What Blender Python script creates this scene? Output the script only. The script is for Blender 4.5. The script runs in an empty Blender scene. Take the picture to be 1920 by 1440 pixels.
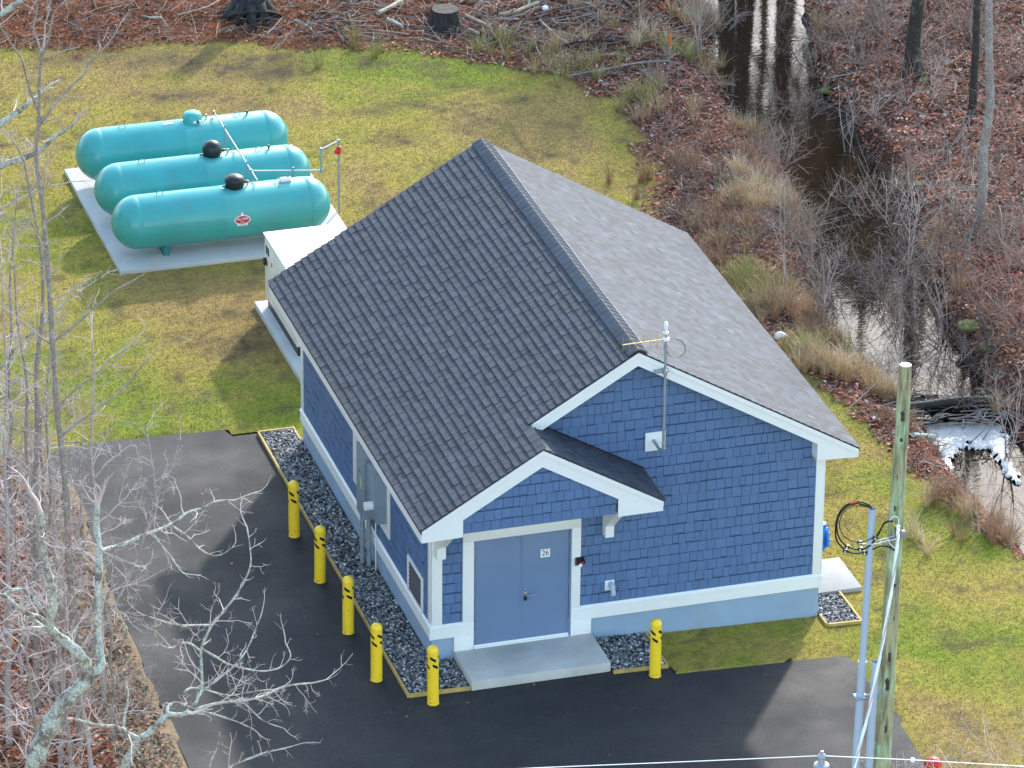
import bpy, bmesh, math, random
import numpy as np
from mathutils import Vector, Matrix

rnd = random.Random(7)
nprng = np.random.default_rng(11)
R = math.radians
scn = bpy.context.scene
COL = scn.collection

# ---------------------------------------------------------------- camera, world, sun, exposure
CX, CY, CZ = -22.07735, -77.06132, 44.58274
YAW, PITCH, ROLL, FPX = -0.29669, -0.45205, 0.00991, 9400.043
def cam_axes():
    cy, sy, cp, sp = math.cos(YAW), math.sin(YAW), math.cos(PITCH), math.sin(PITCH)
    fwd = np.array([-sy*cp, cy*cp, sp]); right = np.array([cy, sy, 0.]); up = np.cross(right, fwd)
    cr, sr = math.cos(ROLL), math.sin(ROLL)
    return cr*right+sr*up, -sr*right+cr*up, fwd
RT, UP, FW = cam_axes()
CAMP = np.array([CX, CY, CZ])
cd = bpy.data.cameras.new('camera'); cam = bpy.data.objects.new('camera', cd); COL.objects.link(cam)
cam.matrix_world = Matrix(((RT[0], UP[0], -FW[0], CX), (RT[1], UP[1], -FW[1], CY), (RT[2], UP[2], -FW[2], CZ), (0, 0, 0, 1)))
cd.sensor_width = 36.0; cd.lens = FPX/1920*36; cd.clip_start = 1; cd.clip_end = 2500
scn.camera = cam

SUN_DIR = Vector((1.04, 1.5, 1.0)).normalized()          # towards the sun
w = bpy.data.worlds.new('World'); scn.world = w; w.use_nodes = True
nt = w.node_tree; bg = nt.nodes['Background']; sky = nt.nodes.new('ShaderNodeTexSky')
sky.sky_type = 'NISHITA'; sky.sun_disc = False
sky.sun_elevation = math.asin(SUN_DIR.z); sky.sun_rotation = math.atan2(SUN_DIR.x, SUN_DIR.y)
sky.air_density = 1.3; sky.dust_density = .9; sky.ozone_density = 1.0
nt.links.new(sky.outputs[0], bg.inputs[0]); bg.inputs[1].default_value = 0.15
sd_ = bpy.data.lights.new('sun', 'SUN'); sun = bpy.data.objects.new('sun', sd_); COL.objects.link(sun)
sd_.energy = 1.5; sd_.angle = R(2.0); sd_.color = (1.0, 0.95, 0.88)
sun.rotation_euler = SUN_DIR.to_track_quat('Z', 'Y').to_euler()
vs = scn.view_settings; vs.view_transform = 'Standard'; vs.look = 'None'; vs.gamma = 1; vs.use_curve_mapping = False
vs.exposure = 1.85

# ---------------------------------------------------------------- maths of the place
def base_h(x):
    return -0.035*np.clip(np.asarray(x, float)-3.2, 0, 6)
def G(px, py, z=None):
    """the real ground point seen at a photo pixel (z None: on the sloping ground)"""
    d = FW + RT*(px-960)/FPX - UP*(py-720)/FPX
    zz = 0.0 if z is None else z
    for _ in range(4 if z is None else 1):
        P = CAMP + d*(zz-CZ)/d[2]
        if z is None: zz = float(base_h(P[0]))
    return P
def RAYY(px, py, Y):
    d = FW + RT*(px-960)/FPX - UP*(py-720)/FPX
    return CAMP + d*(Y-CY)/d[1]
HF = np.array([-math.sin(YAW), math.cos(YAW), 0.])       # horizontal forward
def RAYP(px, py, B, off=0.0):
    """point at a pixel on the upright plane through B that faces the viewer, off metres behind it"""
    d = FW + RT*(px-960)/FPX - UP*(py-720)/FPX
    t = (HF @ (np.array(B)-CAMP) + off)/(HF @ d)
    return CAMP + d*t

def hsh(i, j, s):
    n = (i.astype(np.int64)*374761393 + j.astype(np.int64)*668265263 + s*1442695041) & 0xffffffff
    n = ((n ^ (n >> 13))*1274126177) & 0xffffffff
    return ((n ^ (n >> 16)) & 0xffff)/65535.0
def vnoise(x, y, sc, s=0):
    x = np.asarray(x, float)*sc; y = np.asarray(y, float)*sc
    i = np.floor(x); j = np.floor(y); fx = x-i; fy = y-j
    fx = fx*fx*(3-2*fx); fy = fy*fy*(3-2*fy)
    a = hsh(i, j, s); b = hsh(i+1, j, s); c = hsh(i, j+1, s); d = hsh(i+1, j+1, s)
    return (a*(1-fx)+b*fx)*(1-fy)+(c*(1-fx)+d*fx)*fy
def fbm(x, y, sc, s=0, o=4):
    r = 0; a = 0.5; t = 0
    for k in range(o):
        r = r+a*vnoise(x, y, sc, s+k*17); t += a; a *= .55; sc *= 2.1
    return r/t
def poly_sd(x, y, poly):
    x = np.asarray(x, float).ravel(); y = np.asarray(y, float).ravel()
    P = np.asarray(poly, float)[:, :2]; Q = np.roll(P, -1, 0)
    d = np.full(x.shape, 1e9); ins = np.zeros(x.shape, bool)
    for (ax, ay), (bx, by) in zip(P, Q):
        ex, ey = bx-ax, by-ay; l = ex*ex+ey*ey+1e-12
        t = np.clip(((x-ax)*ex+(y-ay)*ey)/l, 0, 1)
        d = np.minimum(d, (x-ax-t*ex)**2+(y-ay-t*ey)**2)
        c = (ay > y) != (by > y)
        with np.errstate(divide='ignore', invalid='ignore'):
            ins ^= c & (x < (bx-ax)*(y-ay)/(by-ay+1e-15)+ax)
    d = np.sqrt(d); return np.where(ins, -d, d)
def sstep(a, b, x):
    t = np.clip((x-a)/(b-a), 0, 1); return t*t*(3-2*t)

WZ, WZ2 = -0.75, -1.0                                     # water levels above and below the log dam
def PX(pts, z=None): return np.array([G(a, b, z) for a, b in pts])
water_px = [(1300, -160), (1330, -60), (1347, 0), (1350, 60), (1356, 120), (1376, 180), (1400, 225), (1432, 262), (1468, 300), (1500, 345), (1520, 400), (1533, 450),
            (1543, 520), (1556, 570), (1590, 625), (1640, 680), (1690, 740), (1720, 775), (1850, 772), (1838, 725), (1800, 670), (1755, 610), (1735, 560), (1722, 500),
            (1712, 450), (1690, 400), (1655, 345), (1612, 290), (1590, 240), (1545, 185), (1520, 130), (1505, 60), (1500, 0), (1500, -60), (1500, -160)]
water2_px = [(1722, 790), (1760, 840), (1790, 890), (1830, 930), (1870, 985), (1920, 1035), (2000, 1120), (2140, 1090), (2060, 1000), (1985, 920), (1920, 860), (1890, 810), (1862, 775)]
W1 = PX(water_px, WZ); W2 = PX(water2_px, WZ2)
lawn_px = [(-400, 130), (0, 100), (60, 96), (130, 97), (200, 88), (300, 84), (400, 82), (480, 86), (560, 98), (600, 92), (640, 86), (700, 84), (760, 90), (810, 99), (860, 105), (940, 120), (1040, 150), (1100, 172), (1160, 190),
           (1190, 235), (1212, 330), (1225, 400), (1300, 520), (1400, 620), (1490, 680), (1560, 745), (1640, 805), (1690, 865), (1760, 930), (1850, 990), (1950, 1045), (2150, 1150),
           (2300, 1900), (300, 1900), (520, 1450), (420, 1150), (240, 900), (95, 866), (0, 880), (-400, 1000)]
LAWN = PX(lawn_px)
asph_px_out = [(-0.78, 9.95), (2, 2)]
aspA = PX([(436, 817), (420, 805), (330, 812), (250, 822), (170, 832), (90, 848), (92, 880), (130, 905), (160, 965), (190, 1050), (215, 1120), (250, 1200), (300, 1320), (325, 1370), (355, 1440), (400, 1540), (450, 1800)])
aspB = PX([(2000, 1800), (1820, 1580), (1740, 1440), (1690, 1350), (1640, 1285), (1602, 1236), (1580, 1228), (1420, 1243), (1262, 1262)])
ASPH = [tuple(p[:2]) for p in aspA]+[tuple(p[:2]) for p in aspB]+[(4.14, -1.33), (3.06, -1.33), (3.06, -1.21), (0.40, -1.21), (0.40, -1.16), (-0.79, -1.16), (-0.79, 9.98), (-.6, 9.98)]

def ground_h(x, y):
    """terrain height (vector)"""
    shp = np.shape(x); x = np.asarray(x, float).ravel(); y = np.asarray(y, float).ravel()
    s1 = poly_sd(x, y, W1); s2 = poly_sd(x, y, W2)
    wob = (fbm(x, y, .9, 5)-.5)*.7
    s1 = s1+wob*sstep(-.6, .2, s1); s2 = s2+wob*.2*sstep(-.6, .2, s2)
    lw = poly_sd(x, y, LAWN)
    h = base_h(x)+np.where(lw > 0, (fbm(x, y, .7, 3)-.45)*.35*sstep(0, 2.0, lw), (fbm(x, y, .5, 9)-.5)*.03)
    h = h+np.where(lw > 0, sstep(.2, 2.5, lw)*(vnoise(x, y, 3.1, 8)-.5)*.12, 0)
    # right bank steep, left bank gentle
    cx = np.interp(y, np.sort([p[1] for p in W1]), np.array([p[0] for p in W1])[np.argsort([p[1] for p in W1])])
    wd = np.where(x > cx, .55, 1.5)
    b1 = sstep(-.15, 1, s1/wd); b2 = sstep(-.15, 1, s2/.9)
    h = np.where(s1 < 0, np.minimum(h, WZ-.12-.25*sstep(0, .8, -s1)), WZ-.1+(h-WZ+.1)*b1)
    h2 = np.where(s2 < 0, WZ2-.1-.25*sstep(0, .6, -s2), WZ2-.08+(h-WZ2+.08)*b2)
    h = np.where(s2 < 2.5, np.minimum(h, h2), h)
    dA, dB = G(1600, 748, WZ)[:2], G(1885, 772, WZ)[:2]; e_ = dB-dA; t = np.clip(((x-dA[0])*e_[0]+(y-dA[1])*e_[1])/(e_@e_), 0, 1)
    dd = np.hypot(x-dA[0]-t*e_[0], y-dA[1]-t*e_[1]); h = np.maximum(h, (WZ+.10+.2*(fbm(x, y, 3, 88)-.5))*(dd < .28)-9*(dd >= .28))
    a = poly_sd(x, y, ASPH)
    h = np.where(a < -.06, base_h(x)-.08, np.where(a < .25, base_h(x)+(h-base_h(x))*sstep(.0, .25, a)-.012*(1-sstep(.05, .25, a)), h))
    return h.reshape(shp)
def gz(x, y): return float(ground_h(np.array([x]), np.array([y]))[0])
def GP(px, py):
    p = G(px, py)
    for _ in range(3): p = G(px, py, gz(p[0], p[1]))
    return p

# dry/green spots on the lawn: pixel centre, radius in metres, amount (+ dry/brown, - green), and dark bare spots
spots = [(430, 600, 2.3, .8), (330, 560, 1.5, .25), (240, 620, 1.6, -.5), (100, 700, 2.5, -.75), (620, 760, 1.2, -.3), (450, 640, 1.0, .6), (60, 420, 2.0, -.6), (30, 250, 1.6, -.3),
         (180, 130, 2.0, .5), (700, 130, 2.2, -.95), (900, 150, 1.7, -.55), (820, 110, 1.2, -.5), (420, 110, 2.0, .3), (500, 200, 2.2, .55), (720, 380, 1.8, .65), (980, 200, 1.6, .45), (1080, 250, 2.2, .5), (1120, 340, 1.5, .3),
         (700, 220, 2.0, .2), (870, 230, 1.6, .3), (250, 200, 1.3, -.1), (660, 300, 1.4, .1), (540, 540, 1.2, .3), (300, 780, 1.5, -.7), (500, 790, .9, -.3), (600, 340, .8, .4),
         (1800, 1000, 2.2, -.8), (1700, 900, 1.4, -.5), (1850, 1200, 1.8, -.7), (1560, 900, .9, -.4), (1750, 1330, .9, .6), (1850, 1390, 1.0, .7), (1640, 840, 1.0, .3), (1520, 740, .8, -.3), (1380, 1200, 1.0, -.5), (1500, 1180, .6, -.3), (1640, 790, .7, -.5)]
dark = [(490, 122, .9), (860, 163, .35), (300, 110, .8), (130, 110, .6), (925, 172, .25), (520, 140, .5), (760, 195, .4), (690, 210, .35), (470, 650, .5), (440, 590, .3), (1050, 290, .25), (730, 260, .4),
        (960, 190, .3), (1860, 1100, .12), (1780, 1190, .2), (1785, 1210, .15), (350, 735, .15), (350, 690, .12), (215, 250, .5), (340, 180, .5), (700, 120, .4)]
arc = PX([(790, 200), (860, 206), (920, 226), (965, 255), (1000, 300)])
SP = [(G(a, b)[:2], r, k) for a, b, r, k in spots]; DK = [(G(a, b)[:2], r) for a, b, r in dark]
def lawn_state(x, y):
    dry = (fbm(x, y, .35, 21)-.5)*1.3+(fbm(x, y, 1.3, 31)-.5)*1.5
    for (c, r, k) in SP: dry = dry+k*np.exp(-((x-c[0])**2+(y-c[1])**2)/(r*r))
    dk = np.clip((fbm(x, y, 2.3, 77)-.58)*3.2, 0, .7)+np.clip((fbm(x, y, 7, 79)-.57)*1.8, 0, .3)
    for (c, r) in DK: dk = dk+.75*np.exp(-((x-c[0])**2*.35+(y-c[1])**2*1.6)/(r*r))*(.4+.9*fbm(x, y, 4, 91))
    sh = np.asarray(x).shape
    ad = np.full(np.asarray(x).ravel().shape, 1e9)
    for A, B in zip(arc[:-1], arc[1:]):
        e = B[:2]-A[:2]; t = np.clip(((x.ravel()-A[0])*e[0]+(y.ravel()-A[1])*e[1])/(e@e), 0, 1)
        ad = np.minimum(ad, np.hypot(x.ravel()-A[0]-t*e[0], y.ravel()-A[1]-t*e[1]))
    dk = dk+(.55*np.exp(-(ad/.09)**2)).reshape(sh)
    return np.clip(.52+dry*.60, 0, 1), np.clip(dk, 0, 1)
def lawn_col(x, y):
    dry, dk = lawn_state(x, y)
    g = np.array([.180, .215, .026]); m = np.array([.320, .256, .054]); b = np.array([.300, .205, .072]); d = np.array([.095, .070, .042])
    t = dry[..., None]
    c = np.where(t < .5, g*(1-2*t)+m*2*t, m*(2-2*t)+b*(2*t-1))
    return c*(1-dk[..., None])+d*dk[..., None]
# ---------------------------------------------------------------- materials
def newmat(name):
    m = bpy.data.materials.new(name); m.use_nodes = True
    n = m.node_tree; return m, n, n.nodes['Principled BSDF']
def nd(n, t, **k):
    x = n.nodes.new(t)
    for a, b in k.items(): setattr(x, a, b)
    return x
def mat(name, col, rough=.6, metal=0., var=0., vscale=6., bump=0., bscale=60., stretch=(1, 1, 1), dirt=None, dscale=1.2, damt=.5, spec=None, objcol=False, vcol=False):
    m, n, p = newmat(name)
    p.inputs['Roughness'].default_value = rough; p.inputs['Metallic'].default_value = metal
    if spec is not None: p.inputs['Specular IOR Level'].default_value = spec
    tc = nd(n, 'ShaderNodeNewGeometry'); mp = nd(n, 'ShaderNodeMapping'); mp.inputs['Scale'].default_value = stretch
    n.links.new(tc.outputs['Position'], mp.inputs[0])
    rgb = nd(n, 'ShaderNodeRGB'); rgb.outputs[0].default_value = (*col, 1); cur = rgb.outputs[0]
    def mul(a, b):
        x = nd(n, 'ShaderNodeMix', data_type='RGBA', blend_type='MULTIPLY'); x.inputs['Factor'].default_value = 1
        n.links.new(a, x.inputs[6]); n.links.new(b, x.inputs[7]); return x.outputs[2]
    if vcol:
        a = nd(n, 'ShaderNodeVertexColor', layer_name='Col'); cur = mul(cur, a.outputs[0])
    if objcol:
        a = nd(n, 'ShaderNodeObjectInfo'); cur = mul(cur, a.outputs['Color'])
    if var:
        t = nd(n, 'ShaderNodeTexNoise'); t.inputs['Scale'].default_value = vscale; t.inputs['Detail'].default_value = 6
        n.links.new(mp.outputs[0], t.inputs[0])
        r = nd(n, 'ShaderNodeMapRange'); r.inputs[1].default_value = .3; r.inputs[2].default_value = .7; r.inputs[3].default_value = 1-var; r.inputs[4].default_value = 1+var
        n.links.new(t.outputs[0], r.inputs[0]); cur = mul(cur, r.outputs[0])
    if dirt:
        t = nd(n, 'ShaderNodeTexNoise'); t.inputs['Scale'].default_value = dscale; t.inputs['Detail'].default_value = 8; t.inputs['Roughness'].default_value = .65
        n.links.new(mp.outputs[0], t.inputs[0])
        r = nd(n, 'ShaderNodeMapRange'); r.inputs[1].default_value = .48; r.inputs[2].default_value = .66; r.inputs[4].default_value = damt
        n.links.new(t.outputs[0], r.inputs[0])
        x = nd(n, 'ShaderNodeMix', data_type='RGBA'); n.links.new(r.outputs[0], x.inputs['Factor']); n.links.new(cur, x.inputs[6]); x.inputs[7].default_value = (*dirt, 1); cur = x.outputs[2]
    n.links.new(cur, p.inputs['Base Color'])
    if bump:
        t = nd(n, 'ShaderNodeTexNoise'); t.inputs['Scale'].default_value = bscale; t.inputs['Detail'].default_value = 4
        n.links.new(mp.outputs[0], t.inputs[0])
        b = nd(n, 'ShaderNodeBump'); b.inputs['Strength'].default_value = bump; b.inputs['Distance'].default_value = .02
        n.links.new(t.outputs[0], b.inputs['Height']); n.links.new(b.outputs[0], p.inputs['Normal'])
    return m
M = {}
M['trim'] = mat('white_trim', (.80, .81, .80), .45, var=.03, vscale=2, bump=.05, dirt=(.62, .62, .58), dscale=2, damt=.25)
M['siding'] = mat('blue_shingle', (.088, .160, .312), .62, var=.06, vscale=3, bump=.05, bscale=60, stretch=(1, 1, .25), objcol=True, vcol=True)
M['vent_slat'] = mat('vent_slat', (.07, .08, .10), .5)
M['found'] = mat('foundation_paint', (.27, .375, .51), .7, var=.06, vscale=1.5, bump=.12, bscale=30, dirt=(.30, .33, .34), dscale=1.1, damt=.5)
M['door'] = mat('door_paint', (.15, .22, .36), .38, var=.04, vscale=1.3, bump=.02)
M['roof'] = mat('asphalt_shingle', (.044, .050, .062), .80, var=.14, vscale=30, bump=.12, bscale=120, objcol=True, vcol=True)
M['roofbase'] = mat('roof_underlay', (.03, .031, .034), .9)
M['cap'] = mat('ridge_cap_shingle', (.105, .110, .122), .75, var=.14, vscale=9, bump=.12, bscale=120, objcol=True)
M['flash'] = mat('dark_flashing', (.015, .015, .017), .5)
M['asphalt'] = None
M['conc'] = mat('concrete', (.50, .50, .47), .8, var=.07, vscale=1.7, bump=.2, bscale=45, dirt=(.34, .31, .25), dscale=1.0, damt=.45)
M['conc2'] = mat('pad_concrete', (.48, .48, .45), .8, var=.07, vscale=1.2, bump=.2, bscale=45, dirt=(.38, .37, .34), dscale=.8, damt=.5)
M['conc3'] = mat('slab_concrete', (.33, .33, .31), .8, var=.08, vscale=2.2, bump=.2, bscale=45)
M['yellow'] = mat('yellow_sleeve', (.95, .64, .03), .38, var=.05, vscale=5, dirt=(.55, .42, .05), dscale=5, damt=.35)
M['scuff'] = mat('scuffed_yellow', (.30, .22, .05), .7, var=.3, vscale=25)
M['black'] = mat('black_plastic', (.012, .012, .014), .4)
M['wood'] = mat('edging_timber', (.50, .34, .10), .7, var=.18, vscale=6, bump=.2, stretch=(1, 1, 1), dirt=(.25, .19, .10), dscale=2.2, damt=.6)
M['gravel'] = mat('gravel_stone', (1, 1, 1), .6, vcol=True, var=.12, vscale=30)
M['gravbed'] = mat('gravel_soil', (.035, .036, .04), .9, var=.3, vscale=20)
M['teal'] = mat('teal_paint', (.062, .385, .36), .27, var=.07, vscale=1.4, dirt=(.10, .30, .29), dscale=2.2, damt=.45)
M['tealdark'] = mat('teal_foot_paint', (.03, .20, .21), .5)
M['galv'] = mat('galvanised_steel', (.30, .34, .38), .5, metal=.3, var=.12, vscale=9)
M['graybox'] = mat('grey_cabinet_paint', (.22, .28, .34), .42, var=.06, vscale=3)
M['beige'] = mat('off_white_enclosure', (.80, .78, .70), .4, var=.03, vscale=2, dirt=(.66, .63, .54), dscale=1.6, damt=.35)
M['white'] = mat('white_plastic', (.82, .83, .83), .4)
M['red'] = mat('red_paint', (.62, .02, .015), .4)
M['lime'] = mat('lime_tag', (.55, .75, .05), .5)
M['blue'] = mat('bright_blue_paint', (.01, .19, .62), .4, var=.1)
M['pvc'] = mat('grey_conduit', (.40, .48, .58), .42, var=.05, vscale=2)
M['gold'] = mat('gold_anodised', (.75, .52, .22), .35, metal=.7)
M['orange'] = mat('orange_paint', (.85, .14, .02), .5)
M['copper'] = mat('copper_wire', (.5, .36, .2), .4, metal=.6)
M['leaf'] = mat('leaf', (1, 1, 1), .75, vcol=True, spec=.25)
M['blade'] = mat('grass_blade', (1, 1, 1), .7, vcol=True, spec=.2)
M['twig'] = mat('twig', (1, 1, 1), .8, vcol=True, spec=.2)
M['logwood'] = mat('log_bark', (.12, .095, .075), .9, var=.4, vscale=9, bump=.8, bscale=30, dirt=(.30, .29, .25), dscale=3.5, damt=.6)
M['cutwood'] = mat('cut_wood', (.42, .30, .16), .8, var=.15, vscale=14)
M['wetlog'] = mat('wet_log', (.022, .019, .017), .7, var=.4, vscale=7, bump=.8, bscale=25)
M['stump'] = mat('stump_bark', (.035, .03, .027), .9, var=.5, vscale=12, bump=1.0, bscale=22, stretch=(1, 1, .25))
M['stump_top'] = mat('old_sawn_wood', (.075, .058, .046), .9, var=.5, vscale=8)
M['moss'] = mat('moss', (.105, .115, .02), .95, var=.35, vscale=8, bump=.8, bscale=60)
M['foam'] = mat('foam', (.80, .75, .67), .8, var=.07, vscale=9, bump=.7, bscale=18)
M['rag'] = mat('white_litter', (.8, .82, .84), .6)

def bark(name, base, lich, amt, sc=5., lo=.45):
    m, n, p = newmat(name); p.inputs['Roughness'].default_value = .85; p.inputs['Specular IOR Level'].default_value = .2
    tc = nd(n, 'ShaderNodeTexCoord')
    t = nd(n, 'ShaderNodeTexNoise'); t.inputs['Scale'].default_value = sc; t.inputs['Detail'].default_value = 7; t.inputs['Roughness'].default_value = .7; n.links.new(tc.outputs['Object'], t.inputs[0])
    r = nd(n, 'ShaderNodeMapRange'); r.inputs[1].default_value = lo; r.inputs[2].default_value = lo+.13; r.inputs[4].default_value = amt; n.links.new(t.outputs[0], r.inputs[0])
    t2 = nd(n, 'ShaderNodeTexNoise'); t2.inputs['Scale'].default_value = sc*6; t2.inputs['Detail'].default_value = 5; n.links.new(tc.outputs['Object'], t2.inputs[0])
    r2 = nd(n, 'ShaderNodeMapRange'); r2.inputs[1].default_value = .3; r2.inputs[2].default_value = .7; r2.inputs[3].default_value = .55; r2.inputs[4].default_value = 1.4; n.links.new(t2.outputs[0], r2.inputs[0])
    x = nd(n, 'ShaderNodeMix', data_type='RGBA'); n.links.new(r.outputs[0], x.inputs['Factor']); x.inputs[6].default_value = (*base, 1); x.inputs[7].default_value = (*lich, 1)
    y = nd(n, 'ShaderNodeMix', data_type='RGBA', blend_type='MULTIPLY'); y.inputs['Factor'].default_value = 1; n.links.new(x.outputs[2], y.inputs[6]); n.links.new(r2.outputs[0], y.inputs[7])
    n.links.new(y.outputs[2], p.inputs['Base Color'])
    b = nd(n, 'ShaderNodeBump'); b.inputs['Strength'].default_value = .7; b.inputs['Distance'].default_value = .02; n.links.new(t2.outputs[0], b.inputs['Height']); n.links.new(b.outputs[0], p.inputs['Normal'])
    return m
M['lichen'] = bark('lichened_bark', (.20, .16, .14), (.50, .52, .43), .95, 4.5, .40)
M['palebark'] = bark('pale_bark', (.42, .35, .32), (.50, .52, .50), .7, 6, .5)
M['greybark'] = bark('grey_bark', (.29, .24, .21), (.46, .45, .41), .6, 6, .5)
M['darkbark'] = bark('dark_bark', (.05, .042, .038), (.14, .145, .13), .6, 5, .52)

# asphalt
def asphalt():
    m, n, p = newmat('new_asphalt'); p.inputs['Roughness'].default_value = .82; p.inputs['Specular IOR Level'].default_value = .4
    tc = nd(n, 'ShaderNodeTexCoord')
    def noise(s, d=6, st=None):
        t = nd(n, 'ShaderNodeTexNoise'); t.inputs['Scale'].default_value = s; t.inputs['Detail'].default_value = d; t.inputs['Roughness'].default_value = .6
        if st:
            mp = nd(n, 'ShaderNodeMapping'); mp.inputs['Scale'].default_value = st; n.links.new(tc.outputs['Object'], mp.inputs[0]); n.links.new(mp.outputs[0], t.inputs[0])
        else: n.links.new(tc.outputs['Object'], t.inputs[0])
        return t.outputs[0]
    def mr(v, a, b, c, d):
        r = nd(n, 'ShaderNodeMapRange'); r.inputs[1].default_value = a; r.inputs[2].default_value = b; r.inputs[3].default_value = c; r.inputs[4].default_value = d; n.links.new(v, r.inputs[0]); return r.outputs[0]
    def mth(op, a, b):
        x = nd(n, 'ShaderNodeMath', operation=op); n.links.new(a, x.inputs[0])
        if isinstance(b, (int, float)): x.inputs[1].default_value = b
        else: n.links.new(b, x.inputs[1])
        return x.outputs[0]
    v = mth('MULTIPLY', mr(noise(.35, 4), .3, .7, .78, 1.22), mr(noise(2.2, 7), .3, .7, .9, 1.1))
    v = mth('MULTIPLY', v, mr(noise(1.0, 3, (.35, 2.2, 1)), .3, .7, .9, 1.1))
    v = mth('MULTIPLY', v, mr(noise(45, 4), .3, .7, .45, 1.6))
    sp = mr(noise(38, 2), .715, .76, 0, .10)
    v = mth('ADD', mth('MULTIPLY', v, .023), mth('MULTIPLY', sp, 1.0))
    cb = nd(n, 'ShaderNodeCombineColor'); n.links.new(v, cb.inputs[0]); n.links.new(mth('MULTIPLY', v, .985), cb.inputs[1]); n.links.new(mth('MULTIPLY', v, 1.0), cb.inputs[2])
    n.links.new(cb.outputs[0], p.inputs['Base Color'])
    n.links.new(mr(noise(.5, 5), .35, .65, .68, .86), p.inputs['Roughness'])
    b = nd(n, 'ShaderNodeBump'); b.inputs['Strength'].default_value = .55; b.inputs['Distance'].default_value = .01; n.links.new(noise(90, 3), b.inputs['Height']); n.links.new(b.outputs[0], p.inputs['Normal'])
    return m
M['asphalt'] = asphalt()
# ground: vertex colour times fine grain
def groundmat():
    m, n, p = newmat('ground_cover'); p.inputs['Roughness'].default_value = .95; p.inputs['Specular IOR Level'].default_value = .1
    tc = nd(n, 'ShaderNodeTexCoord'); a = nd(n, 'ShaderNodeVertexColor', layer_name='Col')
    def noise(s, d, rg=.6):
        t = nd(n, 'ShaderNodeTexNoise'); t.inputs['Scale'].default_value = s; t.inputs['Detail'].default_value = d; t.inputs['Roughness'].default_value = rg; n.links.new(tc.outputs['Object'], t.inputs[0]); return t.outputs[0]
    t1 = noise(9, 8, .75)
    r = nd(n, 'ShaderNodeMapRange'); r.inputs[1].default_value = .32; r.inputs[2].default_value = .68; r.inputs[3].default_value = .62; r.inputs[4].default_value = 1.35; n.links.new(t1, r.inputs[0])
    x = nd(n, 'ShaderNodeMix', data_type='RGBA', blend_type='MULTIPLY'); x.inputs['Factor'].default_value = 1; n.links.new(a.outputs[0], x.inputs[6]); n.links.new(r.outputs[0], x.inputs[7])
    n.links.new(x.outputs[2], p.inputs['Base Color'])
    b = nd(n, 'ShaderNodeBump'); b.inputs['Strength'].default_value = .8; b.inputs['Distance'].default_value = .04; n.links.new(noise(22, 6), b.inputs['Height']); n.links.new(b.outputs[0], p.inputs['Normal'])
    return m
M['ground'] = groundmat()
def watermat():
    m, n, p = newmat('stream_water'); p.inputs['Base Color'].default_value = (.026, .016, .009, 1)
    p.inputs['Roughness'].default_value = .03; p.inputs['IOR'].default_value = 1.42; p.inputs['Specular IOR Level'].default_value = .5
    tc = nd(n, 'ShaderNodeTexCoord'); mp = nd(n, 'ShaderNodeMapping'); mp.inputs['Scale'].default_value = (1, 2.2, 1); n.links.new(tc.outputs['Object'], mp.inputs[0])
    t = nd(n, 'ShaderNodeTexNoise'); t.inputs['Scale'].default_value = 5; t.inputs['Detail'].default_value = 3; n.links.new(mp.outputs[0], t.inputs[0])
    b = nd(n, 'ShaderNodeBump'); b.inputs['Strength'].default_value = .10; b.inputs['Distance'].default_value = .01; n.links.new(t.outputs[0], b.inputs['Height']); n.links.new(b.outputs[0], p.inputs['Normal'])
    return m
M['water'] = watermat()

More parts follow.
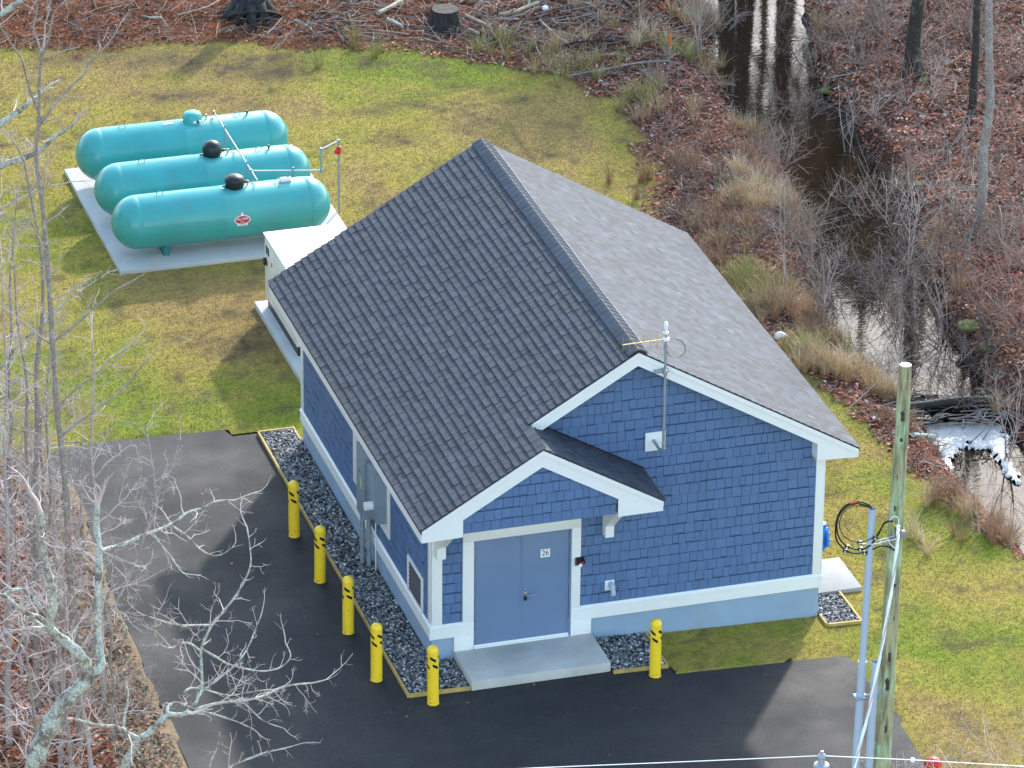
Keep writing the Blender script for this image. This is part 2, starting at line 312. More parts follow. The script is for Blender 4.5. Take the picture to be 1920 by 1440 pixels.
# ---------------------------------------------------------------- object helpers
def link(name, me, m=None, parent=None):
    o = bpy.data.objects.new(name, me); COL.objects.link(o)
    if m is not None and me is not None:
        if len(me.materials) == 0: me.materials.append(m)
    if parent is not None: o.parent = parent
    return o
def tag(o, label=None, cat=None, group=None, kind=None):
    if label: o['label'] = label
    if cat: o['category'] = cat
    if group: o['group'] = group
    if kind: o['kind'] = kind
    return o
def empty(name, loc, label, cat, group=None):
    o = bpy.data.objects.new(name, None); COL.objects.link(o); o.location = loc; o.empty_display_size = .1
    return tag(o, label, cat, group)
def place(o, par):
    """geometry is written in world coordinates; children of a moved Empty are shifted back"""
    o.parent = par; o.matrix_parent_inverse = Matrix.Translation(-Vector(par.location)) if par is not None else Matrix()
    return o
class B:
    """collects shapes in world coordinates into one bmesh"""
    def __init__(s): s.bm = bmesh.new()
    def box(s, x0, x1, y0, y1, z0, z1, bev=0):
        v = [s.bm.verts.new(c) for c in ((x0, y0, z0), (x1, y0, z0), (x1, y1, z0), (x0, y1, z0), (x0, y0, z1), (x1, y0, z1), (x1, y1, z1), (x0, y1, z1))]
        fs = [s.bm.faces.new([v[i] for i in f]) for f in ((0, 3, 2, 1), (4, 5, 6, 7), (0, 1, 5, 4), (1, 2, 6, 5), (2, 3, 7, 6), (3, 0, 4, 7))]
        if bev:
            es = {e for f in fs for e in f.edges}
            bmesh.ops.bevel(s.bm, geom=list(es), offset=bev, segments=2, affect='EDGES', profile=.5)
        return s
    def prism(s, pts, d):
        """polygon pts (3D, planar) extruded by vector d"""
        a = [s.bm.verts.new(p) for p in pts]; b = [s.bm.verts.new(tuple(Vector(p)+Vector(d))) for p in pts]
        s.bm.faces.new(a); s.bm.faces.new(b[::-1])
        for i in range(len(a)):
            j = (i+1) % len(a); s.bm.faces.new((a[j], a[i], b[i], b[j]))
        return s
    def tube(s, pts, r, n=10, cap=True):
        pts = [Vector(p) for p in pts]; rs = r if isinstance(r, (list, tuple)) else [r]*len(pts)
        rings = []; u = None
        for i, p in enumerate(pts):
            t = (pts[min(i+1, len(pts)-1)]-pts[max(i-1, 0)]).normalized()
            if u is None:
                u = t.cross(Vector((0, 0, 1)) if abs(t.z) < .9 else Vector((1, 0, 0))).normalized()
            else: u = (u-t*u.dot(t)).normalized()
            v = t.cross(u)
            rings.append([s.bm.verts.new(p+(u*math.cos(k*2*math.pi/n)+v*math.sin(k*2*math.pi/n))*rs[i]) for k in range(n)])
        for a, b in zip(rings[:-1], rings[1:]):
            for k in range(n):
                f = s.bm.faces.new((a[k], a[(k+1) % n], b[(k+1) % n], b[k])); f.smooth = True
        if cap: s.bm.faces.new(rings[0][::-1]); s.bm.faces.new(rings[-1])
        return s
    def lathe(s, c, axis, prof, n=24):
        """prof: (distance along axis, radius)"""
        c = Vector(c); a = Vector(axis).normalized(); u = a.cross(Vector((0, 0, 1)) if abs(a.z) < .9 else Vector((1, 0, 0))).normalized(); v = a.cross(u)
        rings = []
        for (t, r) in prof:
            if r < 1e-5: rings.append([s.bm.verts.new(c+a*t)]); continue
            rings.append([s.bm.verts.new(c+a*t+(u*math.cos(k*2*math.pi/n)+v*math.sin(k*2*math.pi/n))*r) for k in range(n)])
        for p, q in zip(rings[:-1], rings[1:]):
            for k in range(n):
                k2 = (k+1) % n
                if len(p) == 1 and len(q) == 1: continue
                if len(p) == 1: f = s.bm.faces.new((p[0], q[k2], q[k]))
                elif len(q) == 1: f = s.bm.faces.new((p[k], p[k2], q[0]))
                else: f = s.bm.faces.new((p[k], p[k2], q[k2], q[k]))
                f.smooth = True
        return s
    def done(s, name, m, par=None, sharp=True):
        bmesh.ops.recalc_face_normals(s.bm, faces=s.bm.faces)
        me = bpy.data.meshes.new(name); s.bm.to_mesh(me); s.bm.free()
        me.materials.append(m)
        if sharp:
            try: me.set_sharp_from_angle(angle=R(40))
            except Exception: pass
        o = bpy.data.objects.new(name, me); COL.objects.link(o)
        if par is not None: place(o, par)
        return o
def npmesh(name, V, F, col=None, m=None, smooth=False, fcol=None):
    """V (n,3), F (m,k) ; col (n,3) per vertex"""
    me = bpy.data.meshes.new(name); k = F.shape[1]
    me.vertices.add(len(V)); me.vertices.foreach_set('co', np.asarray(V, np.float32).ravel())
    me.loops.add(F.size); me.loops.foreach_set('vertex_index', np.asarray(F, np.int32).ravel())
    me.polygons.add(len(F)); me.polygons.foreach_set('loop_start', np.arange(0, F.size, k, dtype=np.int32))
    try: me.polygons.foreach_set('loop_total', np.full(len(F), k, np.int32))
    except Exception: pass
    me.polygons.foreach_set('use_smooth', np.full(len(F), bool(smooth)))
    if col is not None:
        a = me.color_attributes.new('Col', 'FLOAT_COLOR', 'POINT')
        c = np.ones((len(V), 4), np.float32); c[:, :3] = col; a.data.foreach_set('color', c.ravel())
    me.update(calc_edges=True); me.validate()
    if m is not None: me.materials.append(m)
    o = bpy.data.objects.new(name, me); COL.objects.link(o); return o

# batch tubes: list of (pts [(x,y,z)...], radii, colour) -> arrays
def tubes_mesh(name, lines, m, sides=3, par=None, colored=False):
    groups = {}
    for L in lines: groups.setdefault(len(L[0]), []).append(L)
    VV, FF, CC, off = [], [], [], 0
    for n, Ls in groups.items():
        P = np.array([l[0] for l in Ls], float); Rr = np.array([l[1] for l in Ls], float); Mn = len(Ls)
        T = np.gradient(P, axis=1); T /= (np.linalg.norm(T, axis=2, keepdims=True)+1e-9)
        ref = np.where(np.abs(T[..., 2:3]) < .85, np.array([0, 0, 1.]), np.array([1., 0, 0]))
        ref = np.repeat(ref[:, :1], n, axis=1)
        U = np.cross(T, ref); U /= (np.linalg.norm(U, axis=2, keepdims=True)+1e-9); W = np.cross(T, U)
        ang = np.arange(sides)*2*np.pi/sides
        V = P[:, :, None, :]+(U[:, :, None, :]*np.cos(ang)[None, None, :, None]+W[:, :, None, :]*np.sin(ang)[None, None, :, None])*Rr[:, :, None, None]
        VV.append(V.reshape(-1, 3))
        idx = np.arange(Mn*n*sides).reshape(Mn, n, sides)+off
        a = idx[:, :-1]; b = idx[:, 1:]; a2 = np.roll(a, -1, 2); b2 = np.roll(b, -1, 2)
        FF.append(np.stack([a, a2, b2, b], -1).reshape(-1, 4))
        if colored: CC.append(np.repeat(np.array([l[2] for l in Ls], float), n*sides, 0))
        off += Mn*n*sides
    o = npmesh(name, np.concatenate(VV), np.concatenate(FF), np.concatenate(CC) if colored else None, m, smooth=sides > 3)
    if par is not None: place(o, par)
    return o

def grow(out, P, D, L, r, lvl, rg, up=.12, wob=.22, spacing=.28, ratio=.5, tip=.25, ang=(30, 65)):
    n = {3: 8, 2: 6, 1: 5, 0: 4}[lvl]
    x, y, z = P; dx, dy, dz = D; st = L/(n-1); pts = [(x, y, z)]; dirs = [(dx, dy, dz)]
    for i in range(n-1):
        dx += rg.gauss(0, wob); dy += rg.gauss(0, wob); dz += rg.gauss(0, wob*.8)+up
        l = math.sqrt(dx*dx+dy*dy+dz*dz)+1e-9; dx /= l; dy /= l; dz /= l
        x += dx*st; y += dy*st; z += dz*st; pts.append((x, y, z)); dirs.append((dx, dy, dz))
    rr = [r*(1-(1-tip)*i/(n-1)) for i in range(n)]
    out[lvl].append((pts, rr))
    if lvl > 0:
        k = max(1, int(L/spacing+rg.random()))
        for c in range(k):
            t = rg.uniform(.18, 1.0); f = t*(n-1); i = min(int(f), n-2); f -= i
            p = tuple(pts[i][q]*(1-f)+pts[i+1][q]*f for q in range(3))
            d = side_dir(dirs[i], rg, ang)
            grow(out, p, d, L*ratio*rg.uniform(.55, 1.15)*(1.15-.55*t), max(r*.55*(1-.4*t), .0023), lvl-1, rg, up, wob, spacing*.62, ratio, tip, ang)
def side_dir(d, rg, ang=(30, 65)):
    a = Vector(d); u = a.cross(Vector((rg.gauss(0, 1), rg.gauss(0, 1), rg.gauss(0, 1)))).normalized()
    th = R(rg.uniform(*ang)); v = a*math.cos(th)+u*math.sin(th); return (v.x, v.y, v.z)

# ================================================================ THE GROUND
GX0, GX1, GY0, GY1, GS = -15.0, 34.0, -22.0, 60.0, .14
gx = np.arange(GX0, GX1+.01, GS); gy = np.arange(GY0, GY1+.01, GS)
XX, YY = np.meshgrid(gx, gy); ZZ = ground_h(XX, YY)
sdL = poly_sd(XX, YY, LAWN).reshape(XX.shape)+(fbm(XX, YY, 1.1, 41)-.5)*1.3+(fbm(XX, YY, 5, 43)-.5)*.5
s1g = poly_sd(XX, YY, W1).reshape(XX.shape); s2g = poly_sd(XX, YY, W2).reshape(XX.shape)
wild = sstep(-.12, .25, sdL)[..., None]
lc = lawn_col(XX, YY)
# forest-floor soil colours: needle red in the far left, brown leaf mould elsewhere, tan strip by the drive
needle = sstep(15, 5, XX-.35*(YY-30))[..., None]
soil = np.array([.115, .055, .034])*(1-needle)+np.array([.17, .062, .028])*needle
soil = soil*(.55+.9*fbm(XX, YY, 1.4, 51)[..., None])
strip = sstep(2.2, .2, poly_sd(XX, YY, ASPH).reshape(XX.shape)+(fbm(XX, YY, 1.5, 61)-.5)*1.0)*(XX < -2)
soil = soil*(1-strip[..., None])+np.array([.25, .185, .115])*strip[..., None]
gc = lc*(1-wild)+soil*wild
edge = np.exp(-(sdL/.35)**2)*.35
gc = gc*(1-edge[..., None])+np.array([.13, .10, .045])*edge[..., None]
mud = np.clip(sstep(.55, -.1, s1g)+sstep(.5, -.1, s2g), 0, 1)[..., None]
gc = gc*(1-mud)+np.array([.018, .014, .011])*mud
ny, nx = XX.shape
V = np.stack([XX, YY, ZZ], -1).reshape(-1, 3)
idx = np.arange(nx*ny).reshape(ny, nx)
F = np.stack([idx[:-1, :-1], idx[:-1, 1:], idx[1:, 1:], idx[1:, :-1]], -1).reshape(-1, 4)
tag(npmesh('ground', V, F, gc.reshape(-1, 3), M['ground'], smooth=True), kind='structure')
# the land beyond, out to the horizon
bo = B(); X0, X1, Y0, Y1 = GX0+.3, GX1-.3, GY0+.3, GY1-.3
for (a, b_, c, d) in ((-900, X0, -900, 1500), (X1, 1200, -900, 1500), (X0, X1, -900, Y0), (X0, X1, Y1, 1500)):
    vv = [bo.bm.verts.new((q[0], q[1], -.35)) for q in ((a, c), (b_, c), (b_, d), (a, d))]; bo.bm.faces.new(vv)
M['farland'] = mat('woodland_floor', (.13, .07, .045), .95, var=.5, vscale=.6)
tag(bo.done('ground', M['farland']), kind='structure')
# water
def sheet(name, poly, z, m, grow_=0.0):
    bo = B(); bo.bm.faces.new([bo.bm.verts.new((p[0], p[1], z)) for p in poly]); bmesh.ops.triangulate(bo.bm, faces=bo.bm.faces)
    return bo.done(name, m)
def inflate(poly, d):
    c = np.asarray(poly)[:, :2]; t = np.roll(c, -1, 0)-np.roll(c, 1, 0); nrm = np.stack([t[:, 1], -t[:, 0]], 1); nrm /= np.linalg.norm(nrm, axis=1, keepdims=True)
    a = .5*np.sum(c[:, 0]*np.roll(c[:, 1], -1)-np.roll(c[:, 0], -1)*c[:, 1]); return c+nrm*d*(1 if a > 0 else -1)
tag(sheet('stream', inflate(W1, .35), WZ, M['water']), kind='structure')
tag(sheet('stream', inflate(W2, .15), WZ2, M['water']), kind='structure')
# asphalt: flat to x=3.2, then gently falling
def ragged(poly, amp, skip):
    out = []; n = len(poly)
    for i in range(n):
        a = np.array(poly[i]); b = np.array(poly[(i+1) % n]); L = np.linalg.norm(b-a)
        if i in skip: out.append(tuple(a)); continue
        k = max(1, int(L/.18)); nn = np.array([-(b-a)[1], (b-a)[0]])/L
        for j in range(k):
            q = a+(b-a)*j/k; out.append(tuple(q+(nn*amp*(fbm(q[0], q[1], 3, 5)-.5) if j else 0)))
    return out
nA, nB = len(aspA), len(aspB)
AP = ragged(ASPH, .16, set(range(nA+nB-1, len(ASPH))))
bo = B(); top = [bo.bm.verts.new((a, b_, 0)) for a, b_ in AP]; f = bo.bm.faces.new(top)
bmesh.ops.triangulate(bo.bm, faces=[f])
bmesh.ops.bisect_plane(bo.bm, geom=bo.bm.verts[:]+bo.bm.edges[:]+bo.bm.faces[:], plane_co=(3.2, 0, 0), plane_no=(1, 0, 0))
ed = [e for e in bo.bm.edges if len(e.link_faces) == 1]
r_ = bmesh.ops.extrude_edge_only(bo.bm, edges=ed)
low = {v for v in r_['geom'] if isinstance(v, bmesh.types.BMVert)}
for v in bo.bm.verts: v.co.z = float(base_h(v.co.x))+(-.075 if v in low else -.012)
tag(bo.done('driveway', M['asphalt']), kind='structure')

# pale tyre scuffs and a few crumbs of grit on the drive
M['scuffg'] = mat('pale_scuff', (.085, .085, .085), .8, var=.5, vscale=9)
bo = B(); rg = random.Random(12)
for (a, b_, c, d) in ((1150, 1330, 1240, 1318), (1010, 1345, 1060, 1340), (1290, 1400, 1360, 1392), (640, 1280, 650, 1330), (705, 1335, 745, 1338), (560, 1120, 575, 1165), (900, 1390, 1010, 1384), (1500, 1330, 1560, 1322), (1420, 1262, 1530, 1250)):
    A_, B_ = Vector(G(a, b_)), Vector(G(c, d)); dd = B_-A_; nn = Vector((-dd.y, dd.x, 0)).normalized()
    for k in range(7):
        q = rg.random(); P = A_+dd*q+nn*rg.gauss(0, .05); L = dd.normalized()*rg.uniform(.02, .12); wv = nn*rg.uniform(.003, .008)
        vv = [bo.bm.verts.new((v.x, v.y, float(base_h(v.x))-.0085)) for v in (P-L, P+wv, P+L, P-wv)]; bo.bm.faces.new(vv)
tag(bo.done('drive_scuffs', M['scuffg']), kind='stuff')
# lighter/damp marks etc. come from the material; gravel beds and their timber edging
beds = {'a': (-.74, -.001, -1.11, 9.90), 'b': (-.001, .40, -1.11, -.001), 'c': (3.07, 4.08, -1.28, -.001), 'd': (7.50, 8.18, -.42, .74)}
def bedz(x): return float(base_h(x))
def stones(name, rects, seed, par, sp=.040):
    rg = np.random.default_rng(seed); ico = bmesh.new(); bmesh.ops.create_icosphere(ico, subdivisions=1, radius=1)
    iv = np.array([v.co[:] for v in ico.verts]); fi = np.array([[v.index for v in f.verts] for f in ico.faces]); ico.free()
    Vs, Fs, Cs = [], [], []; off = 0
    for (x0, x1, y0, y1) in rects:
        n = int((x1-x0)*(y1-y0)/(sp*sp)*1.25)
        cx = rg.uniform(x0+.02, x1-.02, n); cy = rg.uniform(y0+.02, y1-.02, n)
        s = rg.uniform(.014, .034, (n, 1, 1))*rg.uniform(.6, 1.25, (n, 1, 3)); s[:, :, 2] *= .65
        a = rg.uniform(0, 6.28, n); t = rg.normal(0, .35, (n, 2))
        v = iv[None]*s*(1+rg.normal(0, .13, (n, len(iv), 1)))
        ca, sa = np.cos(a)[:, None], np.sin(a)[:, None]
        x = v[..., 0]*ca-v[..., 1]*sa; y = v[..., 0]*sa+v[..., 1]*ca; z = v[..., 2]+x*t[:, :1]+y*t[:, 1:]
        zc = base_h(cx)+.03+rg.uniform(0, .022, n)
        P = np.stack([x+cx[:, None], y+cy[:, None], z+zc[:, None]], -1)
        g = rg.choice([.06, .11, .18, .28, .42, .62], n, p=[.18, .24, .24, .18, .11, .05])*rg.uniform(.8, 1.2, n)
        c = np.stack([g*rg.uniform(.93, 1.05, n), g*1.0, g*rg.uniform(.92, 1.06, n)], -1)
        rust = rg.random(n) < .03; c[rust] *= np.array([1.6, .9, .6])
        Vs.append(P.reshape(-1, 3)); Cs.append(np.repeat(c, len(iv), 0)); Fs.append((fi[None]+(np.arange(n)*len(iv))[:, None, None]+off).reshape(-1, 3)); off += n*len(iv)
    o = npmesh(name, np.concatenate(Vs), np.concatenate(Fs), np.concatenate(Cs), M['gravel']); tag(o, kind='stuff')
    if par: place(o, par)
    return o
for nm, rects in (('gravel', [beds['a'], beds['b']]), ('gravel', [beds['c']]), ('gravel', [beds['d']])):
    stones(nm, rects, 5+len(rects)+int(rects[0][0]), None)
    bo = B()
    for (x0, x1, y0, y1) in rects:
        for xa, xb in ((x0, min(x1, 3.2)), (max(x0, 3.2), x1)):
            if xb <= xa: continue
            vv = [bo.bm.verts.new((x, y, bedz(x)+.022)) for x, y in ((xa, y0), (xb, y0), (xb, y1), (xa, y1))]; bo.bm.faces.new(vv)
    tag(bo.done('gravel_bed', M['gravbed']), kind='structure')
def edging(label, segs):
    e = empty('timber_edging', (segs[0][0][0], segs[0][0][1], bedz(segs[0][0][0])), label, 'garden edging')
    for (a, b_) in segs:
        a = Vector((*a, bedz(a[0]))); b2 = Vector((*b_, bedz(b_[0]))); d = (b2-a); nn = Vector((-d.y, d.x, 0)).normalized()*.019
        bo = B(); bo.prism([a-nn+Vector((0, 0, -.06)), a+nn+Vector((0, 0, -.06)), a+nn+Vector((0, 0, .062)), a-nn+Vector((0, 0, .062))], d); bo.done('board', M['wood'], e)
edging('long weathered yellow timber edging round the gravel strip between driveway and left wall',
       [((-.76, 9.92), (-.76, 6.4)), ((-.76, 6.395), (-.76, 2.6)), ((-.76, 2.595), (-.76, -1.13)), ((-.738, 9.92), (-.06, 9.92)), ((-.04, 9.94), (-.04, 9.36)), ((-.738, -1.13), (.40, -1.16))])
edging('short timber edging round the gravel patch right of the concrete doorstep', [((3.07, -1.30), (4.08, -1.30)), ((4.10, -1.32), (4.10, -.02))])
edging('pale timber edging round the small gravel square at the right corner of the house', [((7.54, -.44), (8.18, -.44)), ((8.20, -.46), (8.20, .75)), ((7.52, -.42), (7.52, -.05))])

# concrete slabs
M['step'] = M['conc']
def slab(name, label, x0, x1, y0, y1, z0, z1, m, kind=None):
    o = B().box(x0, x1, y0, y1, z0, z1, .012).done(name, m); return tag(o, label, 'concrete slab') if kind is None else tag(o, kind=kind)
slab('doorstep', 'thick pale concrete doorstep in front of the double door', .41, 3.05, -1.20, -.002, -.12, .175, M['conc'])
slab('tank_pad', 'large square concrete pad under the three turquoise tanks', -1.73, 3.50, 18.06, 23.72, -.1, .10, M['conc2'])
slab('generator_pad', 'narrow concrete pad under the white generator behind the house', .62, 2.6, 11.6, 15.75, -.1, .13, M['conc2'])
slab('side_slab', 'flat concrete landing slab at the right wall beside the blue pump', 7.50, 8.66, .76, 2.02, -.3, -.10, M['conc3'])

# ================================================================ THE BUILDING
W_, L_ = 7.487, 9.316
XR, ZR, ZE, OV, FA, FB, BK = 3.747, 5.950, 3.429, .5703, .323, 1.295, .340
XE = 8.058; MS = (ZR-ZE)/(XR+OV); BXR, BXE = 1.679, 3.965; BZR = ZE+MS*(BXR+OV); BZE = BZR-MS*(BXE-BXR)
house = empty('utility_building', (0, 0, 0), 'blue shingled utility building with charcoal gable roof and double door numbered 26', 'building')
def part(o, par=None): place(o, par or house); return o
found = B().box(0, W_, 0, L_, -.5, .482).done('foundation', M['found'], house)
B().box(-.0015, .0, 0, 1, 0, 0.001)
# wall boxes (backing) as gable prism
zt = lambda x: ZE+MS*(min(x, 2*XR-x)+OV)
wall = B().prism([(.012, .012, .48), (W_-.012, .012, .48), (W_-.012, .012, zt(W_)-.16), (XR, .012, ZR-.16), (.012, .012, zt(0)-.16)], (0, L_-.024, 0)).done('wall', M['siding'], house)
wall.color = (.58, .58, .60, 1)
a_ = wall.data.color_attributes.new('Col', 'FLOAT_COLOR', 'POINT')
for d in a_.data: d.color = (1, 1, 1, 1)
# bump-out wall over the door
bw = B().prism([(.21, -1.215, 3.30), (3.10, -1.215, 3.30), (3.10, -1.215, BZR-MS*(3.10-BXR)-.14), (BXR, -1.215, BZR-.14), (.21, -1.215, zt(.21)-.14)], (0, 1.21, 0)).done('dormer_wall', M['siding'], house)
bw.color = (.58, .58, .60, 1); a_ = bw.data.color_attributes.new('Col', 'FLOAT_COLOR', 'POINT')
for d in a_.data: d.color = (1, 1, 1, 1)

# --- cement shingles on the walls
def unit_tab():
    """unit shingle: x width 0..1, z height 0..1, butt (z=0) proud"""
    bo = bmesh.new(); c = [(0, -.019, 0), (1, -.019, 0), (1, -.013, 1), (0, -.013, 1), (0, .004, 0), (1, .004, 0)]
    v = [bo.verts.new(q) for q in c]
    for f in ((0, 1, 2, 3), (4, 5, 1, 0), (0, 3, 4), (1, 5, 2)): bo.faces.new([v[i] for i in f])
    bmesh.ops.recalc_face_normals(bo, faces=bo.faces)
    me = bpy.data.meshes.new('wall_shingle'); bo.to_mesh(me); bo.free(); me.materials.append(M['siding'])
    a = me.color_attributes.new('Col', 'FLOAT_COLOR', 'POINT')
    for d in a.data: d.color = (1, 1, 1, 1)
    V = np.array(c, float); F = [(0, 1, 2), (0, 2, 3), (4, 5, 1), (4, 1, 0), (0, 3, 4), (1, 5, 2)]
    return me, V, np.array(F)
TAB, TV, TF = unit_tab()
CO = .2045
def wall_tabs(x0, x1, z0, z1, ztop, Y, seed, hole=None):
    rg = random.Random(seed); out = []
    z = z0; row = 0
    while z < z1:
        x = x0-rg.uniform(0, .12)
        while x < x1:
            wd = rg.choice((.115, .14, .165, .19, .19, .215)); a, b_ = max(x, x0), min(x+wd-.007, x1)
            x += wd
            if b_-a < .02: continue
            dz = rg.choice((0, 0, .012, .018, -.006)) if row else 0
            h = CO-.014-dz+(dz if dz < 0 else 0)
            top = min(ztop(a), ztop(b_))
            if z+dz > top-.03: continue
            h = min(h, top-z-dz)
            if hole and a < hole[1]-.002 and b_ > hole[0]+.002 and z < hole[2]:
                if a < hole[0]: b_ = hole[0]
                elif b_ > hole[1]: a = hole[1]
                else: continue
                if b_-a < .02: continue
            k = rg.uniform(.95, 1.06); out.append((a, b_-a, z+dz, h, Y, k))
        z += CO; row += 1
    return out
def emit_tabs(tabs, par, n_single, axis='x', X=0, far=None):
    order = sorted(range(len(tabs)), key=lambda i: -tabs[i][1]*tabs[i][3])
    single = set(order[:n_single]); Vs, Fs, Cs = [], [], []; off = 0
    for i, (a, wd, z, h, Y, k) in enumerate(tabs):
        if i in single:
            o = bpy.data.objects.new('wall_shingle', TAB); COL.objects.link(o); o.location = (a, Y, z); o.scale = (wd, 1, h); o.color = (k, k, k, 1); o.parent = par
        else:
            v = TV*np.array([wd, 1, h])+np.array([a, Y, z])
            if axis == 'y': v = np.stack([X+v[:, 1], L_-v[:, 0], v[:, 2]], -1)
            Vs.append(v); Fs.append(TF+off); Cs.append(np.full((len(v), 3), k)); off += len(v)
    if Vs:
        o = npmesh('wall_shingle', np.concatenate(Vs), np.concatenate(Fs), np.concatenate(Cs), M['siding']); tag(o, kind='stuff'); o.parent = par
front = wall_tabs(.185, 7.35, .765, 5.9, lambda x: zt(x)-.12, -.002, 3, hole=(.57, 2.81, 2.58))
emit_tabs(front, wall, 230)
dorm = wall_tabs(.215, 3.095, 3.235, 4.7, lambda x: (zt(x) if x < BXR else BZR-MS*(x-BXR))-.13, -1.226, 8)
emit_tabs(dorm, bw, 60)
left = wall_tabs(.15, L_-.15, .765, 3.35, lambda x: 3.36, 0, 12)
emit_tabs(left, wall, 0, 'y', -.002)

# --- white trim
tr = lambda name='trim_board': (lambda b: b.done(name, M['trim'], house))
def tbox(*a, name='trim_board', m='trim', bev=.004): return B().box(*a, bev).done(name, M[m], house)
e = .042
# skirt boards with a sloping drip cap, front left / front right / left side / right / back
def skirt(x0, x1, y0, y1, ax):
    if ax == 'f':
        pr = [(x0, -e, .478), (x0, -e, .70), (x0, -e-.012, .705), (x0, -e-.012, .722), (x0, -.004, .772), (x0, -.004, .478)]; B().prism(pr, (x1-x0, 0, 0)).done('skirt_board', M['trim'], house)
    else:
        s = -1 if ax == 'l' else 1; X = 0 if ax == 'l' else W_
        pr = [(X+s*e, y0, .478), (X+s*e, y0, .70), (X+s*(e+.012), y0, .705), (X+s*(e+.012), y0, .722), (X+s*.004, y0, .772), (X+s*.004, y0, .478)]; B().prism(pr, (0, y1-y0, 0)).done('skirt_board', M['trim'], house)
B().box(-.0545, -.001, -.0545, -.001, .4785, .7225).done('skirt_corner', M['trim'], house); B().box(W_+.001, W_+.0545, -.0545, -.001, .4785, .7225).done('skirt_corner', M['trim'], house); skirt(-e, .785, 0, 0, 'f'); skirt(2.69, W_+e, 0, 0, 'f'); skirt(0, 0, -e-.0, L_+e, 'l'); skirt(0, 0, -e, L_+e, 'r')
for x0, x1 in ((0, .186), (7.352, W_+.012)): tbox(x0-.012, x1, -.036, .02, .768, zt(.1 if x0 < 1 else 7.4)-.14, name='corner_board')
tbox(-.030, -.0125, .021, .17, .770, 3.3, name='corner_board'); tbox(-.030, -.002, L_-.16, L_+.02, .770, 3.3, name='corner_board')
tbox(-.012, .16, L_-.02, L_+.03, .770, 3.3, name='corner_board'); tbox(W_+.0125, W_+.032, -.036, .15, .770, 3.3, name='corner_board')
# door surround
df = empty('x', (0, 0, 0), None, None); bpy.data.objects.remove(df)
door_frame = B().box(.572, .782, -.050, .03, .742, 2.40, .004).box(2.64, 2.812, -.050, .03, .742, 2.40, .004).box(.572, 2.812, -.052, .03, 2.402, 2.60, .004).done('door_frame', M['trim'], house)
tbox(.412, .784, -.047, .0, .176, .476, name='plinth_block'); tbox(2.69, 3.035, -.047, .0, .176, .476, name='plinth_block')
B().box(2.642, 2.689, -.047, 0, .176, .741).done('trim_board', M['trim'], house)
B().box(.784, .80, -.02, .05, .18, 2.40).box(2.605, 2.64, -.02, .05, .18, 2.40).box(.784, 2.64, -.019, .05, 2.368, 2.401).done('door_jamb', M['door'], house)
B().box(.80, 2.605, -.045, .06, .176, .205).box(.80, 2.605, -.012, .05, .205, .235).done('threshold', M['trim'], house)
d1 = B().box(.808, 1.700, -.006, .03, .232, 2.362, .003).done('door', M['door'], house)
d2 = B().box(1.706, 2.598, -.004, .03, .232, 2.362, .003).done('door', M['door'], house)
B().box(1.68, 1.712, -.012, -.004, .24, 2.355).done('astragal', M['door'], d1)
B().box(1.745, 1.81, -.014, -.004, 1.03, 1.20, .004).tube([(1.778, -.012, 1.15), (1.778, -.062, 1.15)], .014).tube([(1.778, -.058, 1.15), (1.83, -.066, 1.153), (1.93, -.060, 1.15)], .012).done('handle', M['galv'], d2)
B().box(1.742, 1.80, -.040, -.0145, 1.035, 1.13, .006).done('keypad', M['black'], d2)
B().lathe((1.776, -.006, 1.265), (0, -1, 0), [(0, .022), (.01, .022), (.014, .015), (.014, 0)], 14).done('deadbolt', M['galv'], d2)
for dx_, dr in ((.800, d1), (2.592, d2)):
    for z_ in (.42, 1.25, 2.08): B().tube([(dx_+.003, -.014, z_), (dx_+.003, -.014, z_+.11)], .009, 8).done('hinge', M['galv'], dr)
sg = B().box(2.055, 2.235, -.0095, -.0045, 1.865, 2.03).done('number_plate', M['white'], d2)
def text_mesh(name, body, size, m, fn, par, ext=.0):
    c = bpy.data.curves.new(name, 'FONT'); c.body = body; c.size = size; c.align_x = 'CENTER'; c.align_y = 'CENTER'; c.resolution_u = 3
    t = bpy.data.objects.new(name+'_src', c); COL.objects.link(t); bpy.context.view_layer.update()
    me = bpy.data.meshes.new_from_object(t.evaluated_get(bpy.context.evaluated_depsgraph_get())); bpy.data.objects.remove(t)
    for v in me.vertices: v.co = Vector(fn(v.co.x, v.co.y))
    me.name = name; me.materials.clear(); me.materials.append(m); o = bpy.data.objects.new(name, me); COL.objects.link(o); place(o, par); return o
text_mesh('number', '26', .165, M['black'], lambda x, y: (2.145+x*.82, -.0115, 1.948+y), d2)
# louver vent in the left wall
lv = B().box(-.045, -.0125, .50, .585, .66, 1.47, .003).box(-.045, -.0125, 1.425, 1.51, .66, 1.47, .003).box(-.045, -.0125, .586, 1.424, 1.40, 1.47, .003).box(-.045, -.0125, .586, 1.424, .772, .80, .003).done('louver_vent', M['trim'], house)
B().box(-.014, -.012, .586, 1.424, .80, 1.40).done('vent_back', M['black'], lv)
for k in range(7):
    z = .815+k*.083; B().prism([(-.016, .588, z+.055), (-.040, .588, z), (-.040, .588, z+.008), (-.016, .588, z+.063)], (0, .834, 0)).done('slat', M['vent_slat'], lv)

# --- rake boards, returns, fascias, soffits
ZI = 5.66; zin = lambda x: ZI-MS*abs(x-XR)
tp = lambda x: ZR-MS*abs(x-XR)-.028
Y = -FA+.012
rk = B().prism([(1.715, Y, tp(1.715)), (XR, Y, tp(XR)), (XE-.012, Y, tp(XE-.012)), (XE-.012, Y, 3.245), (7.24, Y, 3.29), (7.24, Y, zin(7.24)), (XR, Y, ZI), (1.945, Y, zin(1.945)+.0)], (0, .03, 0)).done('rake_board', M['trim'], house)
